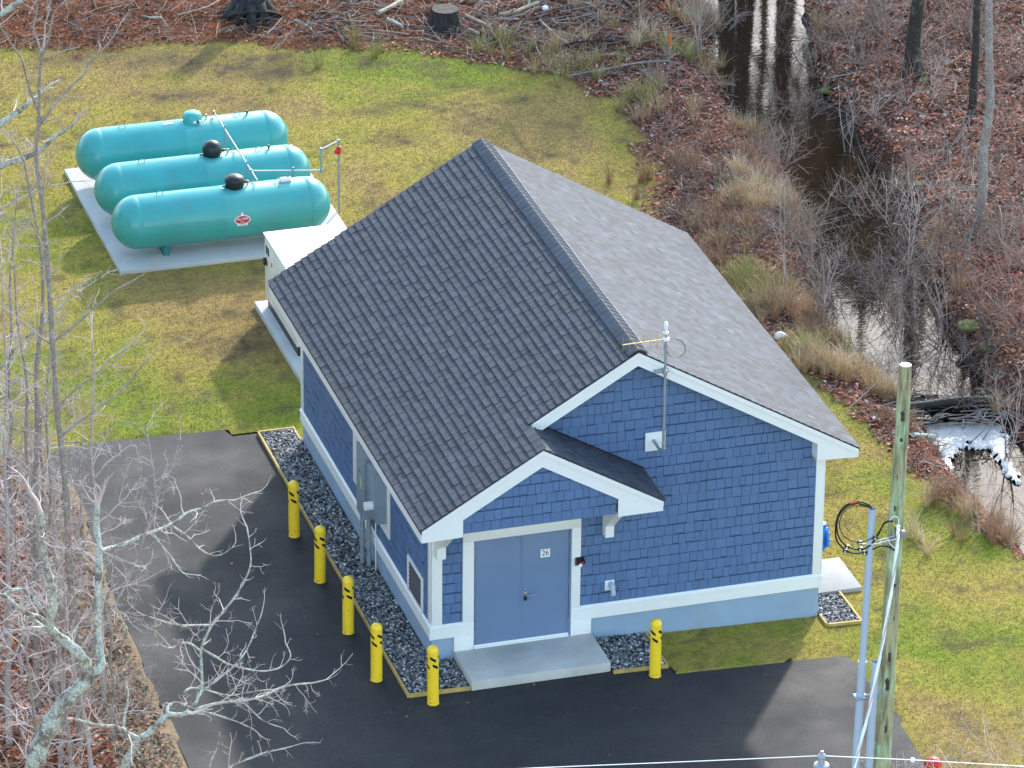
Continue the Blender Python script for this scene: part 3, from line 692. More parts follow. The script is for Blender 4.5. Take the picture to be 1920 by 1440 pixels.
# thin upper trim strip on the rakes
def strip(xa, xb, zf, Y, dz=.085, name='rake_trim'):
    B().prism([(xa, Y-.022, zf(xa)+.004), (xb, Y-.022, zf(xb)+.004), (xb, Y-.022, zf(xb)-dz), (xa, Y-.022, zf(xa)-dz)], (0, .0215, 0)).done(name, M['trim'], house)
strip(XR+.0, XE-.012, tp, Y); strip(1.74, XR-.002, tp, Y)
Yb = -FB+.012
tb = lambda x: BZR-MS*abs(x-BXR)-.028
zib = lambda x: 4.385-MS*abs(x-1.672)
B().prism([(-OV+.012, Yb, tb(-OV+.012)), (BXR, Yb, tb(BXR)), (BXE-.012, Yb, tb(BXE-.012)), (BXE-.012, Yb, 3.195), (3.105, Yb, 3.19), (3.105, Yb, zib(3.105)), (1.672, Yb, 4.385), (.208, Yb, zib(.208)), (.208, Yb, 3.19), (-OV+.012, Yb, 3.175)], (0, .03, 0)).done('rake_board', M['trim'], house)
strip(-OV+.012, BXR-.001, tb, Yb); strip(BXR+.001, BXE-.012, tb, Yb)
# eave fascias + soffits
B().box(-OV+.002, -OV+.03, -FB+.045, L_+BK-.02, 3.18, 3.385).done('fascia', M['trim'], house)
B().box(XE-.03, XE-.002, -FA+.045, L_+BK-.02, 3.235, 3.39).done('fascia', M['trim'], house)
B().box(BXE-.03, BXE-.002, -FB+.045, -.005, 3.19, 3.36).done('fascia', M['trim'], house)
B().box(-OV+.031, -.045, -FB+.045, L_+BK-.03, 3.20, 3.22).box(-.044, .208, -FB+.045, -.045, 3.198, 3.218).done('soffit', M['trim'], house)
B().box(W_+.035, XE-.031, -FA+.045, L_+BK-.03, 3.25, 3.27).box(7.245, W_+.034, -FA+.045, -.04, 3.252, 3.272).done('soffit', M['trim'], house)
B().box(3.108, BXE-.031, -FB+.045, -.02, 3.20, 3.22).done('soffit', M['trim'], house)
B().box(.21, 3.10, -1.20, -.055, 3.285, 3.299).done('soffit', M['trim'], house)
B().prism([(7.242, -FA+.045, 3.29), (7.242, -.005, 3.29), (7.242, -.005, zin(7.242)+.02), (7.242, -FA+.045, zin(7.242)+.02)], (.02, 0, 0)).done('return_side', M['trim'], house)
# underside of the front rake overhang
for xa, xb in ((1.95, XR-.001), (XR+.001, 7.24)):
    B().prism([(xa, -FA+.043, zin(xa)+.10), (xb, -FA+.043, zin(xb)+.10), (xb, -FA+.043, zin(xb)+.12), (xa, -FA+.043, zin(xa)+.12)], (0, FA-.06, 0)).done('soffit', M['trim'], house)
# back rake
Yk = L_+BK-.045
B().prism([(-OV+.012, Yk, tp(-OV+.012)), (XR, Yk, tp(XR)), (XE-.012, Yk, tp(XE-.012)), (XE-.012, Yk, 3.2), (XE-.6, Yk, 3.25), (XR, Yk, ZI), (.1, Yk, 3.5), (-OV+.012, Yk, 3.18)], (0, .03, 0)).done('rake_board', M['trim'], house)
# brackets under the bump-out
for bx in (.03, 3.215):
    B().prism([(bx, -.053, 2.22), (bx, -.24, 2.22), (bx, -.24, 2.45), (bx, -.95, 3.10), (bx, -.95, 3.196), (bx, -.053, 3.196)], (.165, 0, 0)).done('bracket', M['trim'], house)

# --- roof: deck, shingle tabs, caps
def deck(pts, name='roof'):
    return B().prism(pts, (0, 0, -.07)).done(name, M['roofbase'], house)
yF, yB = -FA-.0, L_+BK
sk = .012
roofL = deck([(-OV, -FB, ZE-sk), (BXR, -FB, BZR-sk), (BXR, yF, BZR-sk), (XR, yF, ZR-sk), (XR, yB, ZR-sk), (-OV, yB, ZE-sk)])
roofR = deck([(XR, yF, ZR-sk), (XE, yF, ZR-MS*(XE-XR)-sk), (XE, yB, ZR-MS*(XE-XR)-sk), (XR, yB, ZR-sk)])
roofB = deck([(BXR, -FB, BZR-sk-.001), (BXE, -FB, BZE-sk), (BXE, -.016, BZE-sk), (BXR, -.016, BZR-sk-.001)])
ca, sa = 1/math.sqrt(1+MS*MS), MS/math.sqrt(1+MS*MS)
bo = bmesh.new(); EX = .156
RTV = [(0, 0, .034), (1, 0, .034), (1, 1, .004), (0, 1, .004), (0, 0, -.006), (1, 0, -.006)]
v = [bo.verts.new(q) for q in RTV]
for f in ((0, 1, 2, 3), (4, 5, 1, 0), (0, 3, 4), (1, 5, 2)): bo.faces.new([v[i] for i in f])
bmesh.ops.recalc_face_normals(bo, faces=bo.faces)
RTAB = bpy.data.meshes.new('roof_shingle'); bo.to_mesh(RTAB); bo.free(); RTAB.materials.append(M['roof'])
a = RTAB.color_attributes.new('Col', 'FLOAT_COLOR', 'POINT')
for d in a.data: d.color = (1, 1, 1, 1)
RTV = np.array(RTV, float)
def roof_tabs(par, X0, Z0, side, y_of, smax, seed, n_single, smin=0.0, gap=.012, tone=1.0):
    """side +1: slope rises towards +x (left slope), -1: rises towards -x. y_of(x)->(y0,y1)"""
    rg = random.Random(seed); tabs = []; s = -.012; row = 0
    while s < smax-.05:
        xm = X0+side*(s+.07)*ca; y0, y1 = y_of(xm); y = y0-rg.uniform(0, .25); tw_ = rg.uniform(.0, .01)
        e_ = min(EX+.03, smax-s)
        while y < y1:
            wd = rg.choice((.15, .19, .22, .24, .26, .29) if tone < 1.02 else (.07, .10, .13, .17, .22)); a, b_ = max(y, y0), min(y+wd-gap, y1); y += wd
            if b_-a < .02: continue
            k = min(1.9, max(.6, rg.gauss(1.0, .12 if tone < 1.02 else .32)))*tone; t = rg.uniform(-.02, .05)+(.13 if tone > 1.02 else .03); k *= .93 if tone > 1.02 else 1
            thick = rg.choice((1.0, 1.0, .8, 1.1)) if tone < 1.02 else .55
            tabs.append((a, b_-a, s, e_, (k*(1-t), k, k*(1+t)), thick))
        s += EX; row += 1
    ax_u = np.array([0, 1., 0]); ax_v = np.array([side*ca, 0, sa]); ax_n = np.array([-side*sa, 0, ca])
    def co(V, T):
        (a, wd, s, e_, c, th) = T; O = np.array([X0, 0, Z0])+ax_u*a+ax_v*s
        return O+V[:, :1]*wd*ax_u+V[:, 1:2]*e_*ax_v+V[:, 2:3]*th*ax_n
    order = sorted(range(len(tabs)), key=lambda i: tabs[i][0]); single = set(order[:n_single])
    Vs, Cs = [], []; nF = 0
    flip = side < 0
    Fb = np.array([(0, 1, 2), (0, 2, 3), (4, 5, 1), (4, 1, 0), (0, 3, 4), (1, 5, 2)]); Fs = []
    for i, T in enumerate(tabs):
        if i in single:
            o = bpy.data.objects.new('roof_shingle', RTAB); COL.objects.link(o); (a, wd, s, e_, c, th) = T
            O = np.array([X0, 0, Z0])+ax_u*a+ax_v*s
            o.matrix_world = Matrix(((ax_u[0]*wd, ax_v[0]*e_, ax_n[0]*th, O[0]), (ax_u[1]*wd, ax_v[1]*e_, ax_n[1]*th, O[1]), (ax_u[2]*wd, ax_v[2]*e_, ax_n[2]*th, O[2]), (0, 0, 0, 1)))
            mw = o.matrix_world.copy(); o.parent = par; o.matrix_basis = mw; o.color = (*c, 1)
        else:
            Vs.append(co(RTV, T)); Cs.append(np.tile(T[4], (6, 1))); Fs.append(Fb+6*nF); nF += 1
    if Vs:
        o = npmesh('roof_shingle', np.concatenate(Vs), np.concatenate(Fs), np.concatenate(Cs), M['roof']); tag(o, kind='stuff'); o.parent = par
SL = (XR+OV)/ca; SR = (XE-XR)/ca; SBL = (BXR+OV)/ca; SBR = (BXE-BXR)/ca
roof_tabs(roofL, -OV, ZE, 1, lambda x: ((-FB if x < BXR else -FA)-.012, yB+.012), SL, 21, 300)
roof_tabs(roofR, XE, ZR-MS*(XE-XR), -1, lambda x: (-FA-.012, yB+.012), SR, 22, 0, tone=1.03, gap=.0)
roof_tabs(roofB, BXE, BZE, -1, lambda x: (-FB-.012, -.02), SBR, 23, 150)
# starter/rake edge line
# ridge: vent core with cap shingles bent over it
core = B().prism([(XR-.165, yF-.006, ZR-MS*.165+.004), (XR-.165, yF-.006, ZR-MS*.165+.028), (XR, yF-.006, ZR+.045), (XR+.165, yF-.006, ZR-MS*.165+.028), (XR+.165, yF-.006, ZR-MS*.165+.004), (XR, yF-.006, ZR-.02)], (0, yB-yF+.012, 0)).done('ridge_vent', M['flash'], roofL)
capm = bpy.data.meshes.new('ridge_cap'); bo = bmesh.new(); prof = []
for k in range(9):
    t = (k-4)/4; x = t*.19; z = -MS*abs(x)+.046 if abs(t) > .3 else .046-MS*.19*.3*(.5+.5*(t/.3)**2)
    prof.append((x, z))
lo = [bo.verts.new((x, 0, z+.003)) for x, z in prof]; hi = [bo.verts.new((x, .26, z)) for x, z in prof]; lb = [bo.verts.new((x, .002, z-.002)) for x, z in prof]
for k in range(8):
    f = bo.faces.new((lo[k], lo[k+1], hi[k+1], hi[k])); f.smooth = True; bo.faces.new((lb[k], lb[k+1], lo[k+1], lo[k]))
bo.to_mesh(capm); bo.free(); capm.materials.append(M['cap'])
y = yF-.015; rg = random.Random(4)
while y < yB-.02:
    o = bpy.data.objects.new('ridge_cap', capm); COL.objects.link(o); o.location = (XR, y, ZR+.006); o.parent = roofL; k = rg.uniform(.92, 1.08); o.color = (k, k, k*1.03, 1)
    if y+.26 > yB+.01: o.scale = (1, (yB+.012-y)/.26, 1)
    y += .19
y = -FB-.012
while y < -FA+.0:
    o = bpy.data.objects.new('ridge_cap', capm); COL.objects.link(o); o.location = (BXR, y, BZR-.028); o.scale = (.8, .75, 1); o.parent = roofB; k = rg.uniform(.95, 1.2); o.color = (k, k, k, 1)
    y += .15
# flashing where the small roof meets the gable wall, and the pale line beside the ridge
B().prism([(1.95, -.034, BZR-MS*(1.95-BXR)+.018), (BXE+.02, -.034, BZE+.018), (BXE+.02, -.034, BZE+.055), (1.95, -.034, BZR-MS*(1.95-BXR)+.055)], (0, .012, 0)).done('flashing', M['flash'], roofB)
pts = [(XR+.23+.02*math.sin(k*1.1), yF+.25+k*(yB-yF-.6)/14, ZR-MS*(.23+.02*math.sin(k*1.1))+.034) for k in range(15)]
B().tube(pts, .0042, 5).done('ridge_cord', M['rag'], roofR)

# ================================================================ BOLLARDS
def bollard(px, py, label, seed, twist, H=1.17):
    g = G(px, py); x, y = g[0], g[1]; z = gz(x, y)+.06 if False else float(base_h(x))-.012
    rg = random.Random(seed); t = empty('bollard', (x, y, z), label, 'bollard', 'yellow bollards guarding the house')
    r = .106; pr = [(-.05, r), (H-.11, r), (H-.085, r*1.0), (H-.05, r*.88), (H-.02, r*.6), (H-.004, r*.28), (H, 0)]
    post = B().lathe((x, y, z), (0, 0, 1), [(0, r)]+pr[1:], 28).done('post', M['yellow'], t, sharp=False)
    B().lathe((x, y, z), (0, 0, 1), [(-.02, r+.006), (.012, r+.006), (.016, r+.001)], 24).done('base_collar', M['yellow'], t)
    for k in range(4):
        a = -1.9+rg.uniform(-.8, .9); zs0 = rg.choice((.02, .03, .05, .12, .5)); bo = B(); vs_ = []
        for j in range(9): th = j*math.pi*2/9; vs_.append(bo.bm.verts.new((x+(r+.0015)*math.cos(a+.16*math.cos(th)*rg.uniform(.5, 1)), y+(r+.0015)*math.sin(a+.16*math.cos(th)*rg.uniform(.5, 1)), z+zs0+.02+.016*math.sin(th)*rg.uniform(.4, 1))))
        bo.bm.faces.new(vs_); bo.done('scuff', M['scuff'], t)
    for band, zc in ((0, H-.235), (1, H-.385)):
        for k in range(4):
            bo = B(); a0 = twist+k*math.pi/2+band*.45; n = 5; sgn = 1
            top, bot = [], []
            for i in range(n+1):
                a = a0+i/n*1.05; q = i/n; zc2 = .035-.07*q
                wd = .031*(1-.15*abs(2*q-1)); zz = z+zc+zc2
                top.append((x+(r+.0022)*math.cos(a), y+(r+.0022)*math.sin(a), zz+wd)); bot.append((x+(r+.0022)*math.cos(a), y+(r+.0022)*math.sin(a), zz-wd))
            tv = [bo.bm.verts.new(p) for p in top]; bv = [bo.bm.verts.new(p) for p in bot]
            for i in range(n): bo.bm.faces.new((bv[i], bv[i+1], tv[i+1], tv[i]))
            bo.done('stripe', M['black'], t)
    t.rotation_euler = (R(rg.gauss(0, .5)), R(rg.gauss(0, .5)), 0)
    return t
for i, (px, py, lb) in enumerate(((552, 1003, 'rearmost yellow bollard on the left side, closest to the far end of the gravel strip'),
                   (600, 1088, 'second yellow bollard from the back along the gravel strip, level with the grey meter cabinets'),
                   (653, 1184, 'middle one of the five yellow bollards left of the house, next to the driveway'),
                   (706, 1273, 'fourth yellow bollard from the back, before the front left corner of the gravel strip'),
                   (812, 1317, 'nearest yellow bollard, in front of the gravel just left of the doorstep'),
                   (1228, 1265, 'lone yellow bollard right of the doorstep at the edge of the grass'))):
    bollard(px, py, lb, i, .35+i*.9)

# ================================================================ PROPANE TANKS
def tank(y, x0, x1, label, dome, domex, logo=False, extras=()):
    z = .845; r = .585
    t = empty('propane_tank', ((x0+x1)/2, y, .10), label, 'tank', 'turquoise propane tanks on the concrete pad')
    pr = []; n = 10; hd = r*.92
    for i in range(n+1): a = i/n*math.pi/2; pr.append((x0+hd-hd*math.cos(a), r*math.sin(a)))
    pr.append((x0+hd+.012, r-.004)); pr.append((x0+hd+.03, r))
    mid = (x0+x1)/2+.0
    pr += [(mid-.02, r), (mid-.008, r+.004), (mid+.008, r+.004), (mid+.02, r)]
    pr.append((x1-hd-.03, r)); pr.append((x1-hd-.012, r-.004))
    for i in range(n+1): a = math.pi/2-i/n*math.pi/2; pr.append((x1-hd+hd*math.cos(a), r*math.sin(a)))
    pr = [(a-x0, b_) for a, b_ in pr]
    B().lathe((x0, y, z), (1, 0, 0), pr, 56).done('body', M['teal'], t, sharp=False)
    for fx in (x0+1.12, x1-1.12):
        B().prism([(fx-.055, y-.24, .105), (fx-.055, y+.24, .105), (fx-.055, y+.28, .36), (fx-.055, y-.28, .36)], (.11, 0, 0)).box(fx-.07, fx+.07, y-.26, y+.26, .101, .115).done('leg', M['tealdark'], t)
    top = z+r
    for lx in (x0+1.05, x1-1.15):
        B().tube([(lx-.075, y, top-.01), (lx-.06, y, top+.045), (lx, y, top+.072), (lx+.06, y, top+.045), (lx+.075, y, top-.01)], .009, 6).done('lifting_lug', M['teal'], t)
    c = (domex, y-.0, top-.035)
    if dome == 'teal':
        d = B().lathe(c, (0, 0, 1), [(0, .215), (.11, .215), (.17, .205), (.215, .16), (.235, .08), (.24, 0)], 26).done('dome', M['teal'], t, sharp=False)
        B().box(domex-.03, domex+.20, y-.225, y-.20, top+.0, top+.055).done('hasp', M['white'], d); B().lathe((domex+.07, y-.205, top+.03), (0, -1, 0), [(0, .035), (.03, .03), (.03, 0)], 10).done('latch', M['black'], d)
    elif dome == 'ball':
        d = B().lathe(c, (0, 0, 1), [(0, .16), (.04, .19), (.13, .215), (.22, .205), (.30, .16), (.345, .09), (.36, 0)], 26).done('dome', M['black'], t, sharp=False)
    else:
        d = B().lathe(c, (0, 0, 1), [(0, .175), (.05, .205), (.16, .21), (.20, .215), (.24, .19), (.285, .12), (.30, 0)], 26).done('dome', M['black'], t, sharp=False)
    if dome != 'teal': B().box(domex+.19, domex+.29, y-.07, y+.0, top+.07, top+.12, .01).box(domex-.29, domex-.18, y-.06, y-.02, top+.02, top+.05, .008).done('hinge', M['black'], d)
    # gauge and relief valve, copper pigtail to the manifold
    B().lathe((x1-.92, y, top-.01), (0, 0, 1), [(0, .02), (.05, .02), (.055, .035), (.09, .035), (.09, 0)], 10).done('relief_valve', M['black'], t)
    B().tube([(domex+.16, y-.05, top+.02), (domex+.28, y-.08, top+.10), (domex+.45, y-.05, top+.13), (1.40, y-.02, top+.10)], .007, 5).done('pigtail', M['copper'], t)
    B().lathe((1.28, y+.03, top-.01), (0, 0, 1), [(0, .018), (.06, .018), (.065, .03), (.09, .028), (.09, 0)], 8).done('valve', M['galv'], t)
    if logo:
        # oval badge bent onto the shell
        def on(u, v, h):
            a = R(29)+v/r; return (.60+.36+u, y-(r+h)*math.cos(a), z+(r+h)*math.sin(a)) if False else (1.0+u, y-(r+h)*math.cos(R(4)+v/r), z+(r+h)*math.sin(R(4)+v/r))
        def oval(a, b_, h, m, nm, par, dv=0):
            bo = B(); vs_ = [bo.bm.verts.new(on(a*math.cos(k*math.pi/14), dv+b_*math.sin(k*math.pi/14), h)) for k in range(28)]; bo.bm.faces.new(vs_); return bo.done(nm, m, par)
        g = oval(.178, .105, .006, M['white'], 'badge', t); oval(.158, .086, .008, M['badge_red'], 'badge_field', g)
        bo = B(); bo.bm.faces.new([bo.bm.verts.new(on(u, v, .007)) for u, v in ((-.035, .09), (.035, .09), (.008, .165), (-.008, .165))]); bo.done('badge_peak', M['white'], g)
        bo = B(); bo.bm.faces.new([bo.bm.verts.new(on(u, v, .007)) for u, v in ((-.11, -.135), (.11, -.135), (.12, -.085), (-.12, -.085))]); bo.done('badge_ribbon', M['white'], g)
        text_mesh('badge_text', 'PALMER', .085, M['white'], lambda u, v: on(u*.88, v+.018, .011), g)
        text_mesh('badge_text', 'GAS', .048, M['white'], lambda u, v: on(u*1.1, v-.047, .011), g)
        text_mesh('badge_text', '& SERVICE', .034, M['badge_red'], lambda u, v: on(u, v-.112, .010), g)
    return t
M['badge_red'] = mat('badge_red', (.50, .015, .05), .4)
tank(18.83, -1.72, 3.08, 'front turquoise propane tank with a red oval badge and a black round dome lid', 'black', .98, True)
tank(20.62, -1.70, 3.11, 'middle turquoise propane tank with a black ball-shaped dome lid, between the other two', 'ball', .92)
tank(22.62, -1.68, 3.12, 'rear turquoise propane tank with a turquoise dome lid, nearest the lawn behind', 'teal', .96)
o = B().box(1.98, 2.22, 18.75, 18.87, 1.425, 1.50, .01).done('junction_box', M['white']); tag(o, 'small white junction box standing on top of the front turquoise tank', 'junction box')
o = B().box(.28, .50, 22.52, 22.58, 1.424, 1.436).done('data_label', M['white']); tag(o, 'small white sticker plate on top of the rear turquoise tank', 'label')
# gas manifold
mf = empty('gas_manifold', (1.5, 20.6, .1), 'gas pipe manifold crossing the three turquoise tanks to a riser with red valve', 'pipework')
B().tube([(1.47, 22.70, 1.52), (1.47, 18.78, 1.52)], .017, 8).lathe((1.47, 22.70, 1.52), (0, 1, 0), [(-.03, .035), (.05, .035), (.05, 0)], 8).done('pipe', M['galv'], mf)
for yy in (21.72, 19.68): B().tube([(1.47, yy, .10), (1.47, yy, 1.62)], .018, 6).box(1.42, 1.52, yy-.05, yy+.05, .101, .115).done('stand', M['galv'], mf)
B().tube([(1.47, 19.32, 1.52), (3.10, 19.60, 1.22)], .022, 8).tube([(3.10, 19.60, 1.22), (3.10, 19.60, 1.72)], .022, 8).tube([(3.10, 19.60, 1.72), (3.57, 19.90, 1.74)], .022, 8).tube([(3.57, 19.90, 1.74), (3.57, 19.90, .02)], .024, 8).done('pipe', M['galv'], mf)
for c in ((3.10, 19.60, 1.22), (3.10, 19.60, 1.72), (3.57, 19.90, 1.74), (1.47, 19.32, 1.52)): B().lathe((c[0], c[1], c[2]-.035), (0, 0, 1), [(0, 0), (0, .034), (.07, .034), (.07, 0)], 10).done('elbow', M['galv'], mf)
B().tube([(2.45, 19.50, .10), (2.45, 19.50, 1.42)], .022, 6).box(2.41, 2.49, 19.47, 19.49, .6, 1.1).done('stand', M['galv'], mf)
B().lathe((3.57, 19.90, 1.50), (0, 0, 1), [(-.07, .03), (-.06, .05), (0, .055), (.06, .05), (.11, .05), (.12, .0)], 12).lathe((3.57, 19.90, 1.50), (-1, -.3, 0), [(0, .05), (.09, .045), (.10, .02), (.10, 0)], 10).done('red_valve', M['red'], mf)

# ================================================================ GENERATOR
ge = empty('generator', (1.5, 14.2, .13), 'off white standby generator enclosure half hidden behind the left roof edge', 'generator')
B().box(.80, 2.26, 12.86, 15.5, .36, 1.76, .012).done('enclosure', M['beige'], ge)
B().box(.775, 2.285, 12.84, 15.53, 1.762, 1.80, .008).done('roof_panel', M['beige'], ge)
B().box(.84, 2.22, 12.92, 15.44, .131, .36).done('base_frame', M['black'], ge)
for yy in (13.25, 14.15, 15.02): B().box(.788, .7995, yy-.38, yy+.38, .42, 1.70, .003).done('door_panel', M['beige'], ge)
for yy in (13.42, 14.95): B().box(.775, .787, yy-.03, yy+.03, .75, .90).done('latch', M['black'], ge)
for k in range(2): B().box(.781, .787, 15.08+k*.15, 15.18+k*.15, 1.42, 1.60).done('vent_slot', M['black'], ge)
B().lathe((.788, 15.33, 1.22), (-1, 0, 0), [(0, .09), (.05, .09), (.06, .04), (.06, 0)], 14).done('exhaust_port', M['black'], ge)
B().lathe((.788, 14.85, 1.34), (-1, 0, 0), [(0, .05), (.01, .05), (.01, 0)], 14).done('round_label', M['graybox'], ge)

# ================================================================ EQUIPMENT ON THE LEFT WALL
bp = B().box(-.05, -.021, 2.74, 5.3, 1.14, 3.18, .003).done('backing_board', M['trim']); tag(bp, 'tall white backing board on the left wall behind the grey meter cabinets', 'board')
c1 = empty('meter_cabinet', (-.2, 4.9, .8), 'tall grey electrical cabinet with a red dot label on the left wall', 'electrical cabinet')
B().box(-.25, -.052, 3.80, 4.31, 1.04, 2.48, .01).done('cabinet', M['graybox'], c1)
B().lathe((-.25, 4.08, 1.98), (-1, 0, 0), [(0, .045), (.004, .045), (.004, 0)], 14).done('round_label', M['red'], c1)
B().prism([(-.2505, 4.05, 1.88), (-.2505, 3.97, 1.78), (-.2505, 3.93, 1.64), (-.2505, 4.0, 1.68)], (-.004, 0, 0)).done('tag', M['lime'], c1)
for z_ in (1.25, 1.65, 2.1): B().box(-.236, -.20, 3.775, 3.799, z_, z_+.09).done('hinge', M['graybox'], c1)
c2 = empty('meter_cabinet', (-.2, 3.6, 1.2), 'wide grey electrical cabinet with round white hub on the left wall', 'electrical cabinet')
B().box(-.25, -.052, 2.88, 3.40, 1.41, 2.42, .010).done('cabinet', M['graybox'], c2)
B().box(-.262, -.251, 2.91, 3.37, 1.45, 2.38, .003).done('cabinet_door', M['graybox'], c2)
B().lathe((-.262, 3.13, 1.70), (-1, 0, 0), [(.0, .085), (.15, .085), (.155, .07), (.155, 0)], 20).done('meter_hub', M['white'], c2)
B().box(-.20, -.052, 3.42, 3.78, 1.30, 2.30, .01).done('meter_socket', M['graybox'], c2)
cdt = empty('conduit_bundle', (-.2, 4.9, 0), 'pair of thick grey conduits rising from the gravel into the wall cabinets', 'conduit')
B().tube([(-.13, 3.86, -.02), (-.13, 3.86, 1.04)], .048, 12).done('pipe', M['galv'], cdt)
B().tube([(-.22, 4.0, -.02), (-.22, 4.0, 1.04)], .048, 12).done('pipe', M['galv'], cdt)
for x, y in ((-.13, 3.86), (-.22, 4.0)):
    for z_ in (.16, .48, .72): B().lathe((x, y, z_), (0, 0, 1), [(0, .05), (.005, .062), (.07, .062), (.075, .05)], 12).done('coupling', M['galv'], cdt)
B().tube([(-.065, 3.62, -.02), (-.065, 3.62, 1.3)], .012, 6).done('ground_wire_pipe', M['white'], cdt)

# ================================================================ WALL FITTINGS AND ANTENNA
o = empty('entry_light', (2.77, -.05, 1.7), 'small black wall lamp with a clear lens on the right door trim', 'wall lamp')
B().box(2.70, 2.86, -.075, -.053, 1.635, 1.80, .004).prism([(2.70, -.076, 1.80), (2.70, -.17, 1.76), (2.70, -.17, 1.70), (2.70, -.076, 1.64)], (.16, 0, 0)).done('housing', M['black'], o)
B().box(2.735, 2.80, -.183, -.171, 1.66, 1.72, .004).done('lens', M['white'], o); B().box(2.75, 2.84, -.177, -.171, 1.725, 1.75).done('red_label', M['red'], o)
o = empty('exhaust_vent', (3.4, -.02, 1.1), 'small white hooded pipe outlet on a square plate low on the front wall', 'vent')
B().box(3.29, 3.47, -.045, -.020, 1.02, 1.22, .004).done('plate', M['trim'], o)
B().lathe((3.40, -.046, 1.15), (0, -1, -.25), [(0, .06), (.10, .06), (.13, .045), (.13, 0)], 14).tube([(3.40, -.14, 1.14), (3.41, -.17, 1.05), (3.41, -.17, .98)], .045, 10).done('hood', M['pvc'], o)
an = empty('antenna_mast', (4.2, -.03, 3.9), 'steel antenna mast with gold yagi aerial fixed to the front gable wall', 'antenna')
B().box(4.005, 4.39, -.048, -.020, 3.775, 4.145, .004).done('mounting_plate', M['trim'], an)
mp_ = [(4.16, -.049, 3.99), (4.17, -.15, 3.965), (4.19, -.27, 3.925), (4.21, -.37, 3.93), (4.22, -.42, 3.99), (4.22, -.43, 4.08), (4.22, -.43, 4.42)]
B().tube(mp_, .028, 10).done('elbow', M['galv'], an)
B().tube([(4.22, -.43, 4.40), (4.22, -.43, 6.24)], .024, 10).tube([(4.22, -.43, 4.36), (4.22, -.43, 4.46)], .034, 10).tube([(4.22, -.43, 6.02), (4.22, -.43, 6.10)], .030, 10).tube([(4.22, -.43, 6.1), (4.22, -.43, 6.34)], .020, 8).done('mast', M['galv'], an)
B().box(4.03, 4.30, -.385, -.345, 5.50, 5.56, .006).box(4.19, 4.25, -.47, -.31, 5.48, 5.58, .005).done('clamp', M['galv'], an)
ya, yb = Vector((4.28, -.45, 6.20)), Vector((3.34, -.62, 6.27))
bm_ = B().tube([ya, yb], .011, 8).done('boom', M['gold'], an)
for k in range(7):
    q = ya.lerp(yb, .12+k*.145); h = .20-.012*k; B().tube([(q.x, q.y, q.z-h), (q.x, q.y, q.z+h)], .0045, 5).done('element', M['gold'], an)
B().lathe((4.21, -.44, 6.30), (0, 0, 1), [(0, .05), (.03, .055), (.05, .03), (.12, .038), (.16, .045), (.20, .04), (.235, .02), (.24, 0)], 12).box(4.16, 4.27, -.50, -.42, 6.17, 6.22, .006).done('head_fitting', M['white'], an)
lp = [(4.27+.14*(1-math.cos(a*1.0))*1.0+.02, -.46, 6.19-.17*a/3.4-.12*math.sin(a)) for a in ()]
lp = [(4.29, -.45, 6.19), (4.38, -.45, 6.19), (4.50, -.46, 6.13), (4.57, -.47, 6.02), (4.57, -.47, 5.90), (4.49, -.46, 5.82), (4.37, -.46, 5.81), (4.28, -.45, 5.86), (4.235, -.45, 5.95)]
B().tube(lp, .007, 6).done('coax_cable', M['black'], an)

# blue pump fitting by the right wall
pp = empty('blue_valve_head', (7.8, 1.0, .3), 'bright blue cast pump fitting peeping out past the right wall of the house', 'pump')
B().lathe((7.78, 1.0, .95), (1, 0, 0), [(-.28, .06), (0, .06), (0, .20), (.05, .20), (.05, .14), (.14, .14), (.14, .21), (.19, .21), (.19, .10), (.24, .05), (.24, 0)], 20).lathe((7.88, 1.0, .95), (0, 0, 1), [(-.26, .0), (-.24, .09), (-.2, .09), (-.16, .13), (.0, .15), (.16, .13), (.20, .09), (.30, .09), (.31, 0)], 16).done('casing', M['blue'], pp)
for k in range(8):
    a = k*math.pi/4; B().tube([(7.96, 1.0+.17*math.cos(a), .95+.17*math.sin(a)), (8.03, 1.0+.17*math.cos(a), .95+.17*math.sin(a))], .017, 6).done('bolt', M['blue'], pp)

